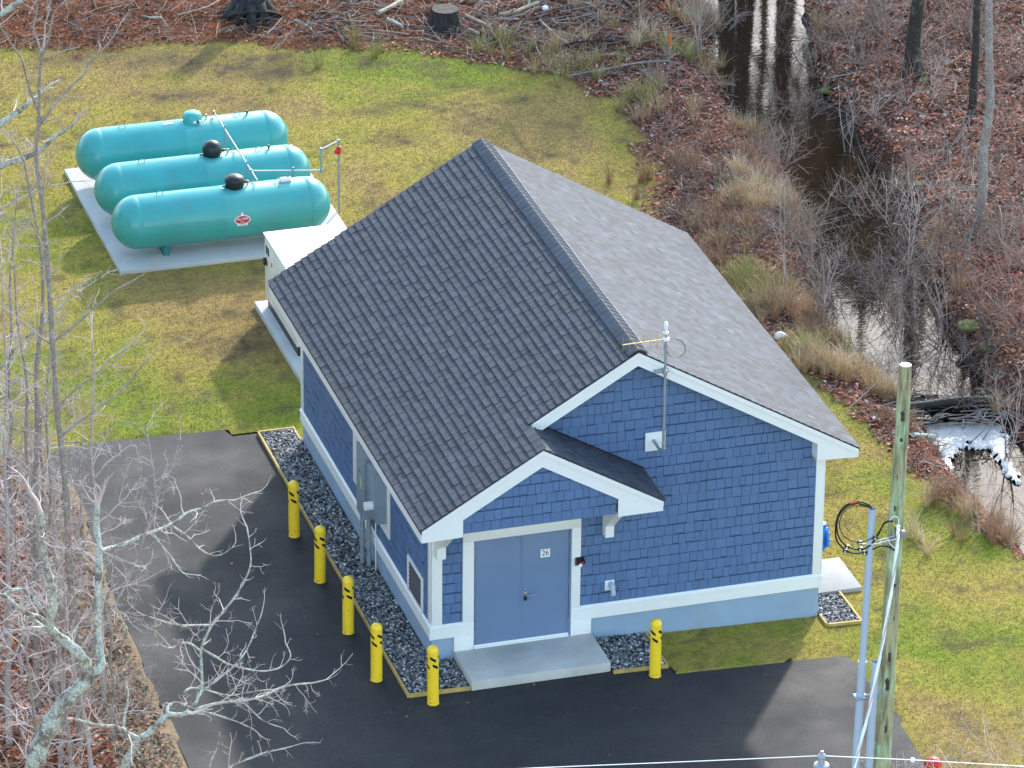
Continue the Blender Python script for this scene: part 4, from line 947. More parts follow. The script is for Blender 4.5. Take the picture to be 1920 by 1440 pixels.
# ================================================================ UTILITY POLE AND RISERS
PB = G(1698, 684, 11.0); px_, py_ = PB[0], PB[1]
up_ = empty('utility_pole', (px_, py_, -.2), 'weathered green treated wooden utility pole with knots, tallest thing right of the house', 'utility pole')
def polewood():
    m, n, p = newmat('treated_pole_wood'); p.inputs['Roughness'].default_value = .8
    tc = nd(n, 'ShaderNodeTexCoord'); mp = nd(n, 'ShaderNodeMapping'); mp.inputs['Scale'].default_value = (1, 1, .12); n.links.new(tc.outputs['Object'], mp.inputs[0])
    t = nd(n, 'ShaderNodeTexNoise'); t.inputs['Scale'].default_value = 14; t.inputs['Detail'].default_value = 8; t.inputs['Roughness'].default_value = .7; n.links.new(mp.outputs[0], t.inputs[0])
    t2 = nd(n, 'ShaderNodeTexNoise'); t2.inputs['Scale'].default_value = 2.2; t2.inputs['Detail'].default_value = 5; n.links.new(tc.outputs['Object'], t2.inputs[0])
    cr = nd(n, 'ShaderNodeValToRGB'); n.links.new(t.outputs[0], cr.inputs[0]); e0, e1 = cr.color_ramp.elements
    e0.position = .36; e0.color = (.17, .165, .10, 1); e1.position = .58; e1.color = (.50, .50, .34, 1)
    cr2 = nd(n, 'ShaderNodeValToRGB'); n.links.new(t2.outputs[0], cr2.inputs[0]); cr2.color_ramp.elements[0].position = .42; cr2.color_ramp.elements[0].color = (.78, .75, .62, 1); cr2.color_ramp.elements[1].position = .62; cr2.color_ramp.elements[1].color = (.85, 1.1, .98, 1)
    x = nd(n, 'ShaderNodeMix', data_type='RGBA', blend_type='MULTIPLY'); x.inputs['Factor'].default_value = 1; n.links.new(cr.outputs[0], x.inputs[6]); n.links.new(cr2.outputs[0], x.inputs[7]); n.links.new(x.outputs[2], p.inputs['Base Color'])
    b = nd(n, 'ShaderNodeBump'); b.inputs['Strength'].default_value = .6; b.inputs['Distance'].default_value = .01; n.links.new(t.outputs[0], b.inputs['Height']); n.links.new(b.outputs[0], p.inputs['Normal'])
    return m
M['pole'] = polewood(); M['knot'] = mat('pole_knot', (.05, .035, .025), .8, var=.3, vscale=20)
rad = lambda z: .100+(11-z)*.0068
LX = -.018   # slight lean per metre, towards the left going down
pc = lambda z: (px_+(z-11)*.012, py_, z)
zs_ = [11-i*.5 for i in range(23)]+[-.4]
B().tube([pc(z) for z in zs_], [rad(z)*(1+.01*math.sin(z*5)) for z in zs_], 28).done('pole_shaft', M['pole'], up_)
B().lathe((pc(11)[0], py_, 11.0), (0, 0, 1), [(0, .097), (.006, .09), (.006, 0)], 24).done('pole_top', mat('pole_end_grain', (.50, .52, .36), .8, var=.2, vscale=30), up_)
cdir = Vector((CX-px_, CY-py_, 0)).normalized(); cside = Vector((-cdir.y, cdir.x, 0))
for (z_, s_, hh, ww) in ((10.15, .0, .16, .035), (9.75, .02, .06, .03), (8.55, -.3, .09, .02), (7.2, .35, .05, .025), (9.1, -.2, .09, .012), (5.9, .2, .14, .03), (5.4, .1, .22, .04), (4.6, .25, .12, .028), (3.7, .1, .09, .03), (3.2, .1, .2, .04), (6.6, .5, .08, .02)):
    d = (cdir+cside*s_).normalized(); c = Vector(pc(z_))+d*(rad(z_)-.006); u = Vector((-d.y, d.x, 0))
    bo = B(); vs_ = [bo.bm.verts.new(c+u*ww*math.cos(k*math.pi/6)*(1+.2*math.sin(k*3))+Vector((0, 0, 1))*hh*math.sin(k*math.pi/6)) for k in range(12)]; vc = bo.bm.verts.new(c+d*.014)
    for k in range(12): bo.bm.faces.new((vs_[k], vs_[(k+1) % 12], vc))
    bo.done('knot', M['knot'], up_)
for (z_, s_) in ((7.95, -.9), (4.35, -.8)):
    d = (cdir+cside*s_).normalized(); c = Vector(pc(z_))+d*rad(z_); B().tube([c-d*.02, c+d*.11], .013, 6).lathe(c+d*.085, d, [(0, .026), (.02, .026), (.02, 0)], 6).done('through_bolt', M['galv'], up_)
PCV = lambda px, py, off=0.: RAYP(px, py, (px_, py_, 0), off)
# tall riser
r0 = PCV(1636, 953, -.12); rb = PCV(1604, 1440, -.12)
lean = (r0-rb)/(r0[2]-rb[2]); rbot = r0-lean*(r0[2]+.2)
rs = empty('conduit_riser', tuple(rbot), 'tall pale conduit riser left of the utility pole with black cables from its top', 'conduit')
jz = PCV(1618, 1250, -.12)[2]
P_ = lambda z: Vector(r0-lean*(r0[2]-z))
B().tube([P_(r0[2]), P_(jz)], .057, 20, cap=False).tube([P_(r0[2]), P_(jz)], .048, 20, cap=False).done('pipe', M['pvc'], rs)
B().tube([P_(jz+.10), P_(jz-.02)], .071, 20).tube([P_(jz+.02), P_(.0)], .066, 20).done('lower_pipe', M['pvc'], rs)
q0 = PCV(1642, 1240, -.2); q1 = PCV(1629, 1440, -.2); l2 = (q0-q1)/(q0[2]-q1[2]); Q_ = lambda z: Vector(q0-l2*(q0[2]-z))
r2 = empty('conduit_riser', tuple(Q_(-.2)), 'shorter open ended conduit pipe squeezed between the tall riser and the utility pole', 'conduit')
B().tube([Q_(q0[2]), Q_(0)], .062, 18, cap=False).tube([Q_(q0[2]), Q_(0)], .054, 18, cap=False).done('pipe', M['pvc'], r2)
bz = PCV(1640, 1308, -.15)[2]
bkt = B().tube([P_(bz)+cdir*.0+cside*-.0-Vector((.02, 0, 0)), Vector(pc(bz+.12))+cdir*rad(bz)], .016, 6)
bkt.box(P_(bz).x-.10, P_(bz).x+.10, P_(bz).y-.09, P_(bz).y+.09, bz-.02, bz+.02, .004); bkt = bkt.done('standoff_bracket', M['galv']); tag(bkt, 'steel standoff bracket tying both conduit risers to the utility pole', 'bracket')
bz2 = PCV(1640, 1020, -.15)[2]
bkt = B().tube([P_(bz2), Vector(pc(bz2+.14))+cdir*rad(bz2)], .014, 6).done('standoff_bracket', M['galv']); tag(bkt, 'upper steel standoff bracket below the black cable loops', 'bracket')
# black cable loops
cb = empty('cable_loops', tuple(P_(r0[2])), 'bundle of black service cables looping from the riser top to the utility pole', 'cable')
def spl(pts, k=6):
    pts = [Vector(p) for p in pts]; out = []
    for i in range(len(pts)-1):
        p0, p1, p2, p3 = pts[max(i-1, 0)], pts[i], pts[i+1], pts[min(i+2, len(pts)-1)]
        for j in range(k):
            t = j/k; out.append(.5*((2*p1)+(-p0+p2)*t+(2*p0-5*p1+4*p2-p3)*t*t+(-p0+3*p1-3*p2+p3)*t**3))
    return out+[pts[-1]]
loops = [[(1636, 955), (1628, 946), (1612, 941), (1595, 943), (1578, 955), (1568, 978), (1567, 1005), (1575, 1022), (1592, 1035), (1612, 1037), (1630, 1033), (1650, 1024), (1668, 1026), (1680, 1034)],
         [(1636, 955), (1625, 948), (1606, 945), (1588, 950), (1573, 968), (1569, 992), (1577, 1014), (1594, 1027), (1616, 1030), (1634, 1020), (1648, 1000), (1656, 984), (1668, 977), (1678, 983), (1682, 1004), (1682, 1020)],
         [(1636, 955), (1622, 950), (1600, 949), (1582, 960), (1574, 982), (1580, 1002), (1596, 1014), (1614, 1016), (1634, 1010), (1646, 1000), (1658, 980), (1668, 976)]]
for i, lp in enumerate(loops):
    pts = [PCV(a, b_, -.15-.03*i) for a, b_ in lp]
    B().tube(spl(pts), .0135 if i < 2 else .008, 7).done('cable', M['black'], cb)
for (a, b_) in ((1588, 1025), (1613, 1029), (1621, 1036), (1641, 1008), (1612, 1017), (1585, 1033)):
    c = Vector(PCV(a, b_, -.17)); B().box(c.x-.035, c.x+.035, c.y-.03, c.y+.03, c.z-.028, c.z+.028, .008).done('clamp', M['black'], cb); B().lathe(c+cdir*.03, cdir, [(0, .014), (.012, .014), (.012, 0)], 8).done('clamp_bolt', M['white'], cb)
for (a, b_, a2, b2, m) in ((1594, 944, 1607, 941, 'red'), (1597, 949, 1610, 946, 'lime'), (1674, 979, 1680, 987, 'tape')):
    if m == 'tape': M['tape'] = mat('orange_tape', (.9, .55, .02), .5)
    B().tube([PCV(a, b_, -.18), PCV(a2, b2, -.18)], .0185, 8).done('tape', M[m if m != 'lime' else 'tapey'] if m != 'lime' else M.setdefault('tapey', mat('yellow_tape', (.9, .75, .02), .5)), cb)
for lp in ([(1614, 1019), (1640, 1020), (1662, 1014), (1676, 1012), (1684, 1008)], [(1668, 976), (1676, 968), (1684, 972), (1684, 990), (1682, 1010)], [(1650, 1022), (1652, 1012), (1664, 1010), (1668, 1018), (1678, 1028), (1682, 1018)]):
    B().tube(spl([PCV(a, b_, -.2) for a, b_ in lp]), .007, 6).done('white_cable', M['white'], cb)
# white service bundle running down towards the viewer
dirn = [(1684, 985), (1683, 1010), (1678, 1060), (1668, 1130), (1652, 1220), (1634, 1310), (1616, 1385), (1602, 1440), (1588, 1500)]
sv = empty('service_drop', tuple(PCV(1684, 1000)), 'thick twisted white service cable hanging in front of the utility pole', 'cable')
for k in range(3):
    pts = []
    for i, p in enumerate(spl([PCV(a, b_, -.25-i_*.35) for i_, (a, b_) in enumerate(dirn)], 8)):
        ph = i*.55+k*2.1; pts.append(p+cside*.014*math.cos(ph)+Vector((0, 0, .014*math.sin(ph))))
    B().tube(pts, .014, 7).done('strand', M['white'] if k < 2 else mat('grey_cable', (.5, .42, .36), .5), sv)
B().box(PCV(1684, 990)[0]-.03, PCV(1684, 990)[0]+.03, PCV(1684, 990, -.22)[1]-.03, PCV(1684, 990, -.22)[1]+.03, PCV(1684, 990)[2]-.08, PCV(1684, 990)[2]+.06, .008).done('wedge_clamp', M['galv'], sv)

# near pole top with an insulator and the line it carries
NB = CAMP+(lambda d: d/np.linalg.norm(d)*52)(FW+RT*(1540-960)/FPX-UP*(1437-720)/FPX)
npz = NB[2]+.02
npo = empty('line_pole', (NB[0], NB[1], -.2), 'white pin insulator on a pole top poking up at the bottom edge', 'power pole')
B().tube([(NB[0], NB[1], npz-.25), (NB[0], NB[1], -.2)], [.11, .17], 18).done('pole_shaft', M['pole'], npo)
ins = B().lathe((NB[0], NB[1], npz-.25), (0, 0, 1), [(0, .03), (.10, .03), (.12, .078), (.17, .082), (.185, .055), (.215, .085), (.255, .08), (.275, .04), (.33, .03), (.345, .045), (.37, .04), (.39, .018), (.41, .018), (.415, 0)], 22).done('insulator', M['galv'], npo)
NB0 = (NB[0], NB[1], NB[2])
def NP(px, py): return RAYP(px, py, NB0)
ln = B(); wt = NP(1540, 1417)
ln.tube([NP(-900, 1552), NP(400, 1472), NP(1000, 1440), NP(1280, 1428.5), wt], .0048, 6).tube([wt, NP(1713, 1425), NP(1920, 1437), NP(3200, 1520)], .0048, 6)
ln = ln.done('overhead_line', M['white']); tag(ln, 'thin white overhead line crossing the bottom edge of the view over the insulator', 'power line')
o = B().lathe(Vector(NP(1713, 1425))+Vector((-.035, 0, 0)), (1, 0, 0), [(0, 0), (0, .016), (.012, .03), (.035, .03), (.05, .016), (.05, 0)], 8).done('line_clamp', M['white']); tag(o, 'small white clamp on the overhead line right of the utility pole', 'clamp')
g = GP(1748, 1452); rp = empty('marker_post', tuple(g), 'bright red rounded cap of a marker post at the bottom right edge', 'marker post')
B().lathe((g[0], g[1], g[2]), (0, 0, 1), [(0, .10), (.16, .10)], 14).done('post', M['red'], rp); B().lathe((g[0], g[1], g[2]+.16), (0, 0, 1), [(0, .155), (.10, .15), (.15, .11), (.18, .05), (.19, 0)], 16).done('cap', M['red'], rp)

# ================================================================ TREES TRACED FROM THEIR REAL SHAPES (left foreground)
def tree(label, base, limbs, bark_m, twig_m, seed, group=None, twig=dict(), name='bare_tree', cat='tree'):
    """limbs: (kind, pixel points, radius px start, radius px end, depth offsets, side growth params) on the plane through base"""
    rg = random.Random(seed); t = empty(name, tuple(base), label, cat, group); out = {3: [], 2: [], 1: [], 0: []}
    dist = np.linalg.norm(np.array(base)-CAMP); ppm = FPX/dist
    for li, (kind, pp, ra, rb_, dz, g_) in enumerate(limbs):
        k = len(pp); P = []
        for i, q in enumerate(pp):
            off = dz[0]+(dz[1]-dz[0])*i/(k-1)+(rg.gauss(0, .05) if kind != 'trunk' else 0)
            P.append(q if len(q) == 3 else tuple(RAYP(q[0], q[1], base, off)))
        S = spl(P, 5); n = len(S); rr = [(ra+(rb_-ra)*(i/(n-1)))/ppm*(1+.10*math.sin(i*1.3+li)) for i in range(n)]
        B().tube(S, rr, 12 if ra > 6 else 8).done(kind, bark_m, t, sharp=False)
        if g_:
            dens, L0, lv = g_; acc = 0
            for i in range(1, n):
                seg = (S[i]-S[i-1]); l = seg.length; acc += l
                while acc > dens:
                    acc -= dens*rg.uniform(.7, 1.3); q = i/(n-1)
                    if g_[2] >= 1 and q > .12:
                        p = S[i-1].lerp(S[i], rg.random()); d = side_dir(tuple(seg.normalized()), rg, (35, 75))
                        grow(out, tuple(p), d, L0*rg.uniform(.5, 1.2)*(1.15-.7*q), max(.0038, min(rr[i]*.5, .018)), lv, rg, **twig)
            grow(out, tuple(S[-1]), tuple((S[-1]-S[-2]).normalized()), L0*.8, rr[-1], max(1, lv-1), rg, **twig)
    lines = out[2]+out[1]+out[0]+out[3]
    if lines:
        tubes_mesh('crown', [(p, r) for p, r in lines], twig_m, 4, t)
    return t
M['twigpale'] = mat('pale_twig', (.60, .50, .46), .8, var=.25, vscale=3, spec=.2)
M['twiggrey'] = mat('grey_twig', (.42, .345, .31), .8, var=.3, vscale=3, spec=.2)
M['twigdark'] = mat('dark_twig', (.12, .10, .095), .85, var=.3, vscale=3, spec=.2)
tw = dict(up=.05, wob=.24, spacing=.155, ratio=.50, tip=.35)
BA = G(15, 1760)
tree('thick crooked tree with pale green lichened trunk rising from the bottom left corner', BA, [
    ('trunk', [(15, 1760), (40, 1560), (67, 1427), (90, 1368), (123, 1316), (158, 1282), (165, 1268)], 21, 12, (0, 0), None),
    ('limb', [(165, 1268), (160, 1243), (145, 1222), (122, 1203), (98, 1184), (93, 1170), (99, 1140), (98, 1102), (90, 1075), (82, 1030), (80, 985), (76, 960)], 11, 4.5, (0, -.8), (.35, 1.1, 2)),
    ('limb', [(160, 1278), (182, 1258), (190, 1243), (184, 1200), (183, 1127), (186, 1060), (185, 1020), (180, 985), (182, 947)], 9, 5, (0, .9), (.5, .8, 2)),
    ('branch', [(189, 1032), (212, 1026), (240, 1017), (270, 1003), (301, 992), (330, 978), (350, 962), (381, 952), (405, 940), (440, 938)], 4.2, 1.8, (.6, 2.2), (.28, .85, 2)),
    ('branch', [(322, 986), (350, 1005), (366, 1022), (392, 1040), (415, 1040), (436, 1026)], 2.4, 1.2, (1.6, 1.9), (.25, .5, 1)),
    ('branch', [(285, 998), (305, 1025), (318, 1040), (330, 1058), (343, 1074), (357, 1077)], 2.2, 1.0, (1.3, 1.2), (.25, .4, 1)),
    ('branch', [(95, 1178), (78, 1160), (52, 1150), (30, 1135), (10, 1118), (-10, 1112)], 5, 3, (-.2, -1), (.4, .7, 2)),
    ('branch', [(88, 1182), (70, 1168), (53, 1158), (45, 1180), (38, 1205), (30, 1225)], 4, 1.8, (-.2, .6), (.3, .6, 2)),
    ('branch', [(78, 1142), (60, 1118), (42, 1106), (20, 1108), (0, 1120)], 4.2, 2.4, (-.5, -.7), (.3, .6, 2)),
    ('branch', [(190, 1115), (205, 1138), (225, 1162), (238, 1180), (232, 1192)], 2.6, 1.6, (.5, .9), (.3, .4, 1)),
    ], M['lichen'], M['twigpale'], 31, twig=tw)
BB = G(226, 1560)
tree('lichened tree at the bottom left whose fan of fine pale branches spreads over the driveway', BB, [
    ('trunk', [(226, 1560), (228, 1480), (235, 1436), (250, 1405), (264, 1384)], 11, 7, (0, 0), None),
    ('limb', [(264, 1384), (282, 1372), (300, 1354), (316, 1340), (335, 1341), (352, 1336)], 6.5, 4.5, (0, .5), (.5, .5, 1)),
    ('limb', [(264, 1386), (245, 1378), (230, 1368), (210, 1362), (183, 1360), (160, 1354), (140, 1348)], 5, 2.6, (0, -.5), (.3, .8, 2)),
    ('branch', [(231, 1366), (233, 1345), (238, 1322), (240, 1305)], 3.6, 1.6, (0, .2), (.3, .5, 1)),
    ('branch', [(314, 1340), (315, 1325), (330, 1318), (350, 1324), (366, 1332), (387, 1336), (410, 1342), (440, 1352), (473, 1366)], 3.4, 1.3, (.2, 1.4), (.28, .6, 2)),
    ('branch', [(366, 1331), (392, 1322), (430, 1316), (470, 1312), (500, 1302), (530, 1288), (560, 1283), (590, 1280), (612, 1274)], 3.2, 1.3, (.6, 2.4), (.22, .9, 2)),
    ('branch', [(366, 1320), (372, 1306), (379, 1290), (378, 1255), (377, 1220), (386, 1195), (400, 1168), (420, 1145), (440, 1120), (458, 1090), (470, 1058), (468, 1020), (463, 988)], 3.4, 1.3, (.6, 2.2), (.24, .75, 2)),
    ('branch', [(380, 1295), (400, 1280), (433, 1254), (452, 1234), (467, 1210), (478, 1182), (488, 1158)], 2.6, 1.1, (.9, 2.0), (.24, .6, 2)),
    ('branch', [(380, 1218), (405, 1232), (430, 1246), (470, 1256), (500, 1258), (528, 1250), (545, 1230), (535, 1205)], 2.4, 1.0, (1.0, 2.2), (.22, .7, 2)),
    ('branch', [(450, 1310), (470, 1330), (495, 1352), (533, 1366)], 2.0, .9, (1.3, 1.8), (.25, .5, 1)),
    ('branch', [(345, 1298), (360, 1290), (390, 1295), (430, 1304), (480, 1296), (520, 1292)], 2.4, 1.1, (.6, 2.0), (.22, .7, 2)),
    ('branch', [(375, 1220), (350, 1205), (320, 1215), (296, 1205), (290, 1175), (296, 1150)], 2.4, 1.1, (1.0, .2), (.22, .8, 2)),
    ('branch', [(396, 1172), (372, 1172), (340, 1172), (315, 1168), (292, 1160), (262, 1150), (240, 1130)], 2.2, 1.0, (1.1, .3), (.22, .8, 2)),
    ('branch', [(412, 1372), (408, 1400), (395, 1430), (390, 1470)], 1.6, 1.6, (1.2, 1.0), (.35, .5, 1)),
    ('branch', [(400, 1470), (430, 1440), (460, 1425), (495, 1412), (530, 1404), (552, 1398)], 2.2, 1.0, (.5, 1.2), (.22, .6, 2)),
    ], M['lichen'], M['twigpale'], 37, twig=tw)
B1 = G(152, 1400)
tree('tall slim grey tree at the left edge, its crown reaching up beside the rear tank', B1, [
    ('trunk', [(152, 1400), (148, 1290), (140, 1180), (130, 1060), (126, 960), (117, 850), (107, 770), (97, 613), (88, 480), (78, 370), (68, 293), (73, 227), (74, 153), (79, 100)], 8, 2.2, (0, 0), (.38, 1.25, 2)),
    ('branch', [(78, 104), (70, 75), (63, 50), (69, 20), (68, -20)], 2, 1.2, (0, .3), (.35, .5, 1)),
    ('branch', [(79, 102), (88, 80), (93, 66), (101, 25), (125, 2), (140, -15)], 2, 1.1, (0, -.3), (.35, .5, 1)),
    ('branch', [(73, 238), (100, 200), (130, 165), (160, 137), (167, 118), (190, 95), (207, 77), (220, 56)], 2.6, 1.0, (0, .8), (.38, .6, 1)),
    ('branch', [(78, 225), (60, 180), (48, 140), (40, 110), (20, 80), (0, 50)], 2.2, 1.0, (0, -.8), (.35, .6, 2)),
    ('branch', [(100, 640), (140, 610), (180, 575), (215, 545), (250, 525)], 2.4, 1.0, (0, .6), (.3, .7, 2)),
    ('branch', [(112, 820), (150, 790), (190, 760), (230, 730), (262, 690), (290, 660)], 2.6, 1.0, (0, .9), (.28, .8, 2)),
    ], M['greybark'], M['twiggrey'], 41, twig=tw)
B2 = G(70, 1330)
tree('slender brownish tree left of the tall grey one, leaning slightly, in front of the lawn', B2, [
    ('trunk', [(70, 1330), (66, 1180), (68, 1040), (67, 900), (70, 780), (68, 693), (80, 585), (78, 480), (60, 380), (45, 300)], 6.5, 1.8, (0, 0), (.34, 1.3, 2)),
    ('branch', [(70, 790), (110, 760), (150, 722), (190, 700), (225, 668)], 2.4, 1.0, (0, .7), (.28, .8, 2)),
    ], M['greybark'], M['twiggrey'], 43, twig=tw)
B3 = G(196, 1330)
tree('thin pale sapling standing at the drive edge, ending just above the asphalt corner', B3, [
    ('trunk', [(196, 1330), (190, 1180), (186, 1040), (182, 947), (175, 897), (170, 840), (173, 780), (177, 693), (172, 640)], 4.2, 1.3, (0, 0), (.30, 1.1, 2)),
    ('branch', [(175, 900), (200, 870), (225, 850), (248, 835), (262, 850), (270, 870)], 1.8, .9, (0, .6), (.26, .6, 2)),
    ('branch', [(178, 700), (205, 672), (240, 650), (262, 628)], 1.6, .8, (0, .6), (.3, .6, 2)),
    ], M['palebark'], M['twigpale'], 47, twig=tw)
B4 = G(320, 1290); B4[0] -= .0
BL = G(-150, 900)
tree('big lichened tree off the left edge, only its heavy pale branches reaching into view', BL, [
    ('trunk', [(-150, 900), (-150, 600), (-140, 300), (-130, 0)], 18, 12, (0, 0), None),
    ('branch', [(-140, 380), (-70, 350), (0, 311), (40, 298), (77, 280), (100, 258), (120, 246), (138, 233)], 8, 2.6, (0, -.6), (.45, .6, 1)),
    ('branch', [(-140, 330), (-60, 280), (0, 233), (33, 210), (50, 196), (66, 183)], 8, 3, (0, .4), (.4, .8, 2)),
    ('branch', [(-120, 100), (-50, 55), (0, 28), (30, 8), (58, -12)], 8, 4, (0, .2), (.4, .7, 1)),
    ('branch', [(-140, 470), (-60, 420), (0, 392), (40, 372), (80, 352), (118, 345)], 3.5, 1.2, (0, -.4), (.28, .9, 2)),
    ('branch', [(-140, 760), (-60, 730), (0, 690), (40, 640), (80, 610), (130, 560), (190, 520)], 4, 1.2, (0, -.4), (.26, .9, 2)),
    ('branch', [(-140, 880), (-40, 860), (20, 850), (80, 838), (140, 828), (170, 838)], 3.4, 1.1, (0, -.4), (.26, .8, 2)),
    ], M['lichen'], M['twigpale'], 53, twig=tw)
BC = G(330, 1310)
tree('little pale branching sapling rising over the shaded asphalt, below the long bare branch', G(160, 1250), [
    ('trunk', [(160, 1250), (200, 1160), (240, 1090), (270, 1010), (292, 960), (290, 900), (282, 850), (275, 800)], 2.8, 1.0, (0, 1.6), (.24, .8, 2)),
    ('branch', [(291, 930), (305, 900), (322, 880), (330, 850), (338, 822)], 1.8, .8, (1.0, 1.5), (.22, .6, 2)),
    ('branch', [(283, 990), (262, 950), (240, 915), (238, 895)], 1.7, .8, (1.0, .8), (.22, .6, 2)),
    ], M['palebark'], M['twigpale'], 59, twig=tw)
# slimmer saplings of the thicket at the left
sap = [(18, 1400, 9.5, 'slim bare sapling closest to the bottom left corner, thin grey stem'), (45, 1210, 8.5, 'slim bare sapling with dense pale twigs, left of the slender brownish tree'), (100, 1300, 7.0, 'short bare sapling between the crooked trunk and the slender brownish tree'),
       (128, 1210, 5.5, 'short twiggy sapling right behind the crooked lichened limb'), (20, 1040, 7.5, 'bare sapling at the left edge level with the top of the driveway'), (112, 1440, 6.5, 'grey sapling stem beside the thick lichened trunk at the bottom'),
       (172, 1450, 5.5, 'thin sapling between the two lichened trunks at the bottom left'), (212, 1385, 4.2, 'small twiggy sapling at the drive edge next to the fan shaped tree'), (75, 1080, 5.5, 'small bare sapling in the thicket where the lawn meets the leaf litter'),
       (150, 1120, 3.8, 'knee high branching sapling on the tan strip beside the driveway'), (-40, 1250, 9.5, 'tall sapling just past the left edge, fine branches leaning into view'), (-70, 1000, 8.5, 'tall sapling past the left edge whose twigs cross the lawn'),
       (-60, 1500, 9.0, 'sapling past the bottom left corner with upright grey twigs'), (140, 1600, 6.5, 'sapling below the bottom edge, twigs rising between the lichened trunks'), (70, 1640, 7.5, 'sapling under the bottom left corner with spreading grey twigs')]
for i, (px, py, H, lb) in enumerate(sap):
    b_ = GP(px, py); rg = random.Random(70+i); pts = []; x, y, z = b_; n = 8; dx = rg.gauss(0, .04); dy = rg.gauss(0, .04)
    for k in range(n+1): pts.append((x, y, z-.05+H*k/n)); x += dx*H/n+rg.gauss(0, .06); y += dy*H/n+rg.gauss(0, .06)
    ppm = FPX/np.linalg.norm(b_-CAMP)
    tree(lb, b_, [('trunk', pts, (.022+.0042*H)*ppm, .008*ppm, (0, 0), (.20, .55+.075*H, 2))], M['greybark'] if i % 3 else M['palebark'], M['twiggrey'] if i % 2 else M['twigpale'], 170+i, twig=tw)

# ================================================================ WOODS ON THE RIGHT AND BEHIND
def big_tree(px, py, H, r, label, bk, tg, seed, lean=(0, 0), world=None, first=.45, name='bare_tree', flare=1.5, L0=3.0, dens=.8, lv=2, group=None):
    b_ = np.array(world) if world else GP(px, py); rg = random.Random(seed); n = 14
    t = empty(name, tuple(b_), label, 'tree', group); out = {3: [], 2: [], 1: [], 0: []}
    pts = []; x, y = b_[0], b_[1]
    for k in range(n+1):
        pts.append((x, y, b_[2]-.15+H*k/n)); x += lean[0]*H/n+rg.gauss(0, .05); y += lean[1]*H/n+rg.gauss(0, .05)
    S = spl(pts, 2); m = len(S)-1; rr = [r*(1-.72*i/m)*(1+(flare-1)*math.exp(-H*i/m/.4)) for i in range(m+1)]
    B().tube(S, rr, 14).done('trunk', bk, t, sharp=False)
    q = first
    while q < .99:
        i = int(q*m); d = side_dir((0, 0, 1), rg, (40, 75)); grow(out, tuple(S[i]), d, L0*rg.uniform(.5, 1.2)*(1.3-q), rr[i]*.4, lv, rg, up=.06, wob=.16, spacing=.55, ratio=.5, tip=.3); q += dens/H
    lines = out[2]+out[1]+out[0]
    if lines: tubes_mesh('crown', lines, tg, 3, t)
    return t
big_tree(1712, 142, 15, .165, 'dark mossy tree with a flared foot on the leafy bank right of the stream', M['darkbark'], M['twigdark'], 5, (.002, .01), flare=2.3, L0=3)
big_tree(1832, 425, 14, .112, 'smooth grey tree standing nearest on the right bank, trunk clear of branches', M['greybark'], M['twiggrey'], 6, (.02, .004), flare=1.35, first=.5)
big_tree(1823, 218, 14, .095, 'dark thin tree right behind the smooth grey tree on the right bank', M['darkbark'], M['twigdark'], 7, (.012, .0), flare=1.2, first=.55)
big_tree(470, 26, 2.8, .40, 'broad blackish pine trunk foot at the top left above the lawn', M['stump'], M['twigdark'], 8, (0, .01), flare=1.9, first=.6, name='pine_tree')
s = GP(470, 28); bo = B()
for k in range(9):
    a = k*.7+.3; L = .55+.25*math.sin(k*2.3); bo.tube([(s[0]+.30*math.cos(a), s[1]+.30*math.sin(a), s[2]+.35), (s[0]+.46*math.cos(a), s[1]+.46*math.sin(a), s[2]+.10), (s[0]+(.40+L*.6)*math.cos(a+.1), s[1]+(.40+L*.6)*math.sin(a+.1), s[2]-.06)], [.16, .13, .05], 8)
PT = [o for o in bpy.data.objects if o.name.startswith('pine_tree')][0]
bo.done('root_flare', M['stump'], PT, sharp=False)
# the trees above the frame whose trunks are mirrored in the stream
def under(px, Y):
    """ground spot at depth Y lying in the view direction of photo column px"""
    d = FW+RT*(px-960)/FPX+UP*(720)/FPX; t = (Y-CY)/d[1]; return CX+d[0]*t
refl = [(1357, 40.0, 17, .26, 'stout dark tree beyond the top of the stream, mirrored at its left side', 'd'), (1405, 41.5, 18, .31, 'tallest dark tree beyond the stream, mirrored in the middle of the water', 'd'), (1462, 40.5, 17, .24, 'forked dark tree beyond the stream, mirrored in the right half of the water', 'd'),
        (1384, 47, 16, .15, 'slim dark tree far beyond the stream on the left', 'd'), (1432, 49, 17, .16, 'slim dark tree far beyond the stream on the right', 'd'), (1490, 45, 19, .2, 'distant dark tree in line with the right bank', 'd'),
        (1640, 41.0, 16, .28, 'dark tree in the far woods just above the top right corner', 'd'), (1760, 38, 16, .24, 'bare tree in the woods above the top right corner', 'd'), (1545, 38.5, 13, .16, 'young tree near the right side of the upper stream', 'd'), (1120, 49, 17, .3, 'big bare tree beyond the debris area, out of frame', 'd'),
        (1590, 52, 18, .3, 'woodland tree beyond the right bank, farther back', 'd'), (1890, 36, 16, .26, 'woodland tree at the far right of the leafy bank', 'd')]
for i, (px, y, H, r, lb, _) in enumerate(refl):
    x = under(px, y); big_tree(0, 0, H, r, lb, M['darkbark'], M['twigdark'], 300+i, (random.Random(i).gauss(0, .012), .0), world=(x, y, gz(x, y)), first=.25, dens=.8, L0=3.2, flare=1.2, group='woodland trees mirrored in the stream')
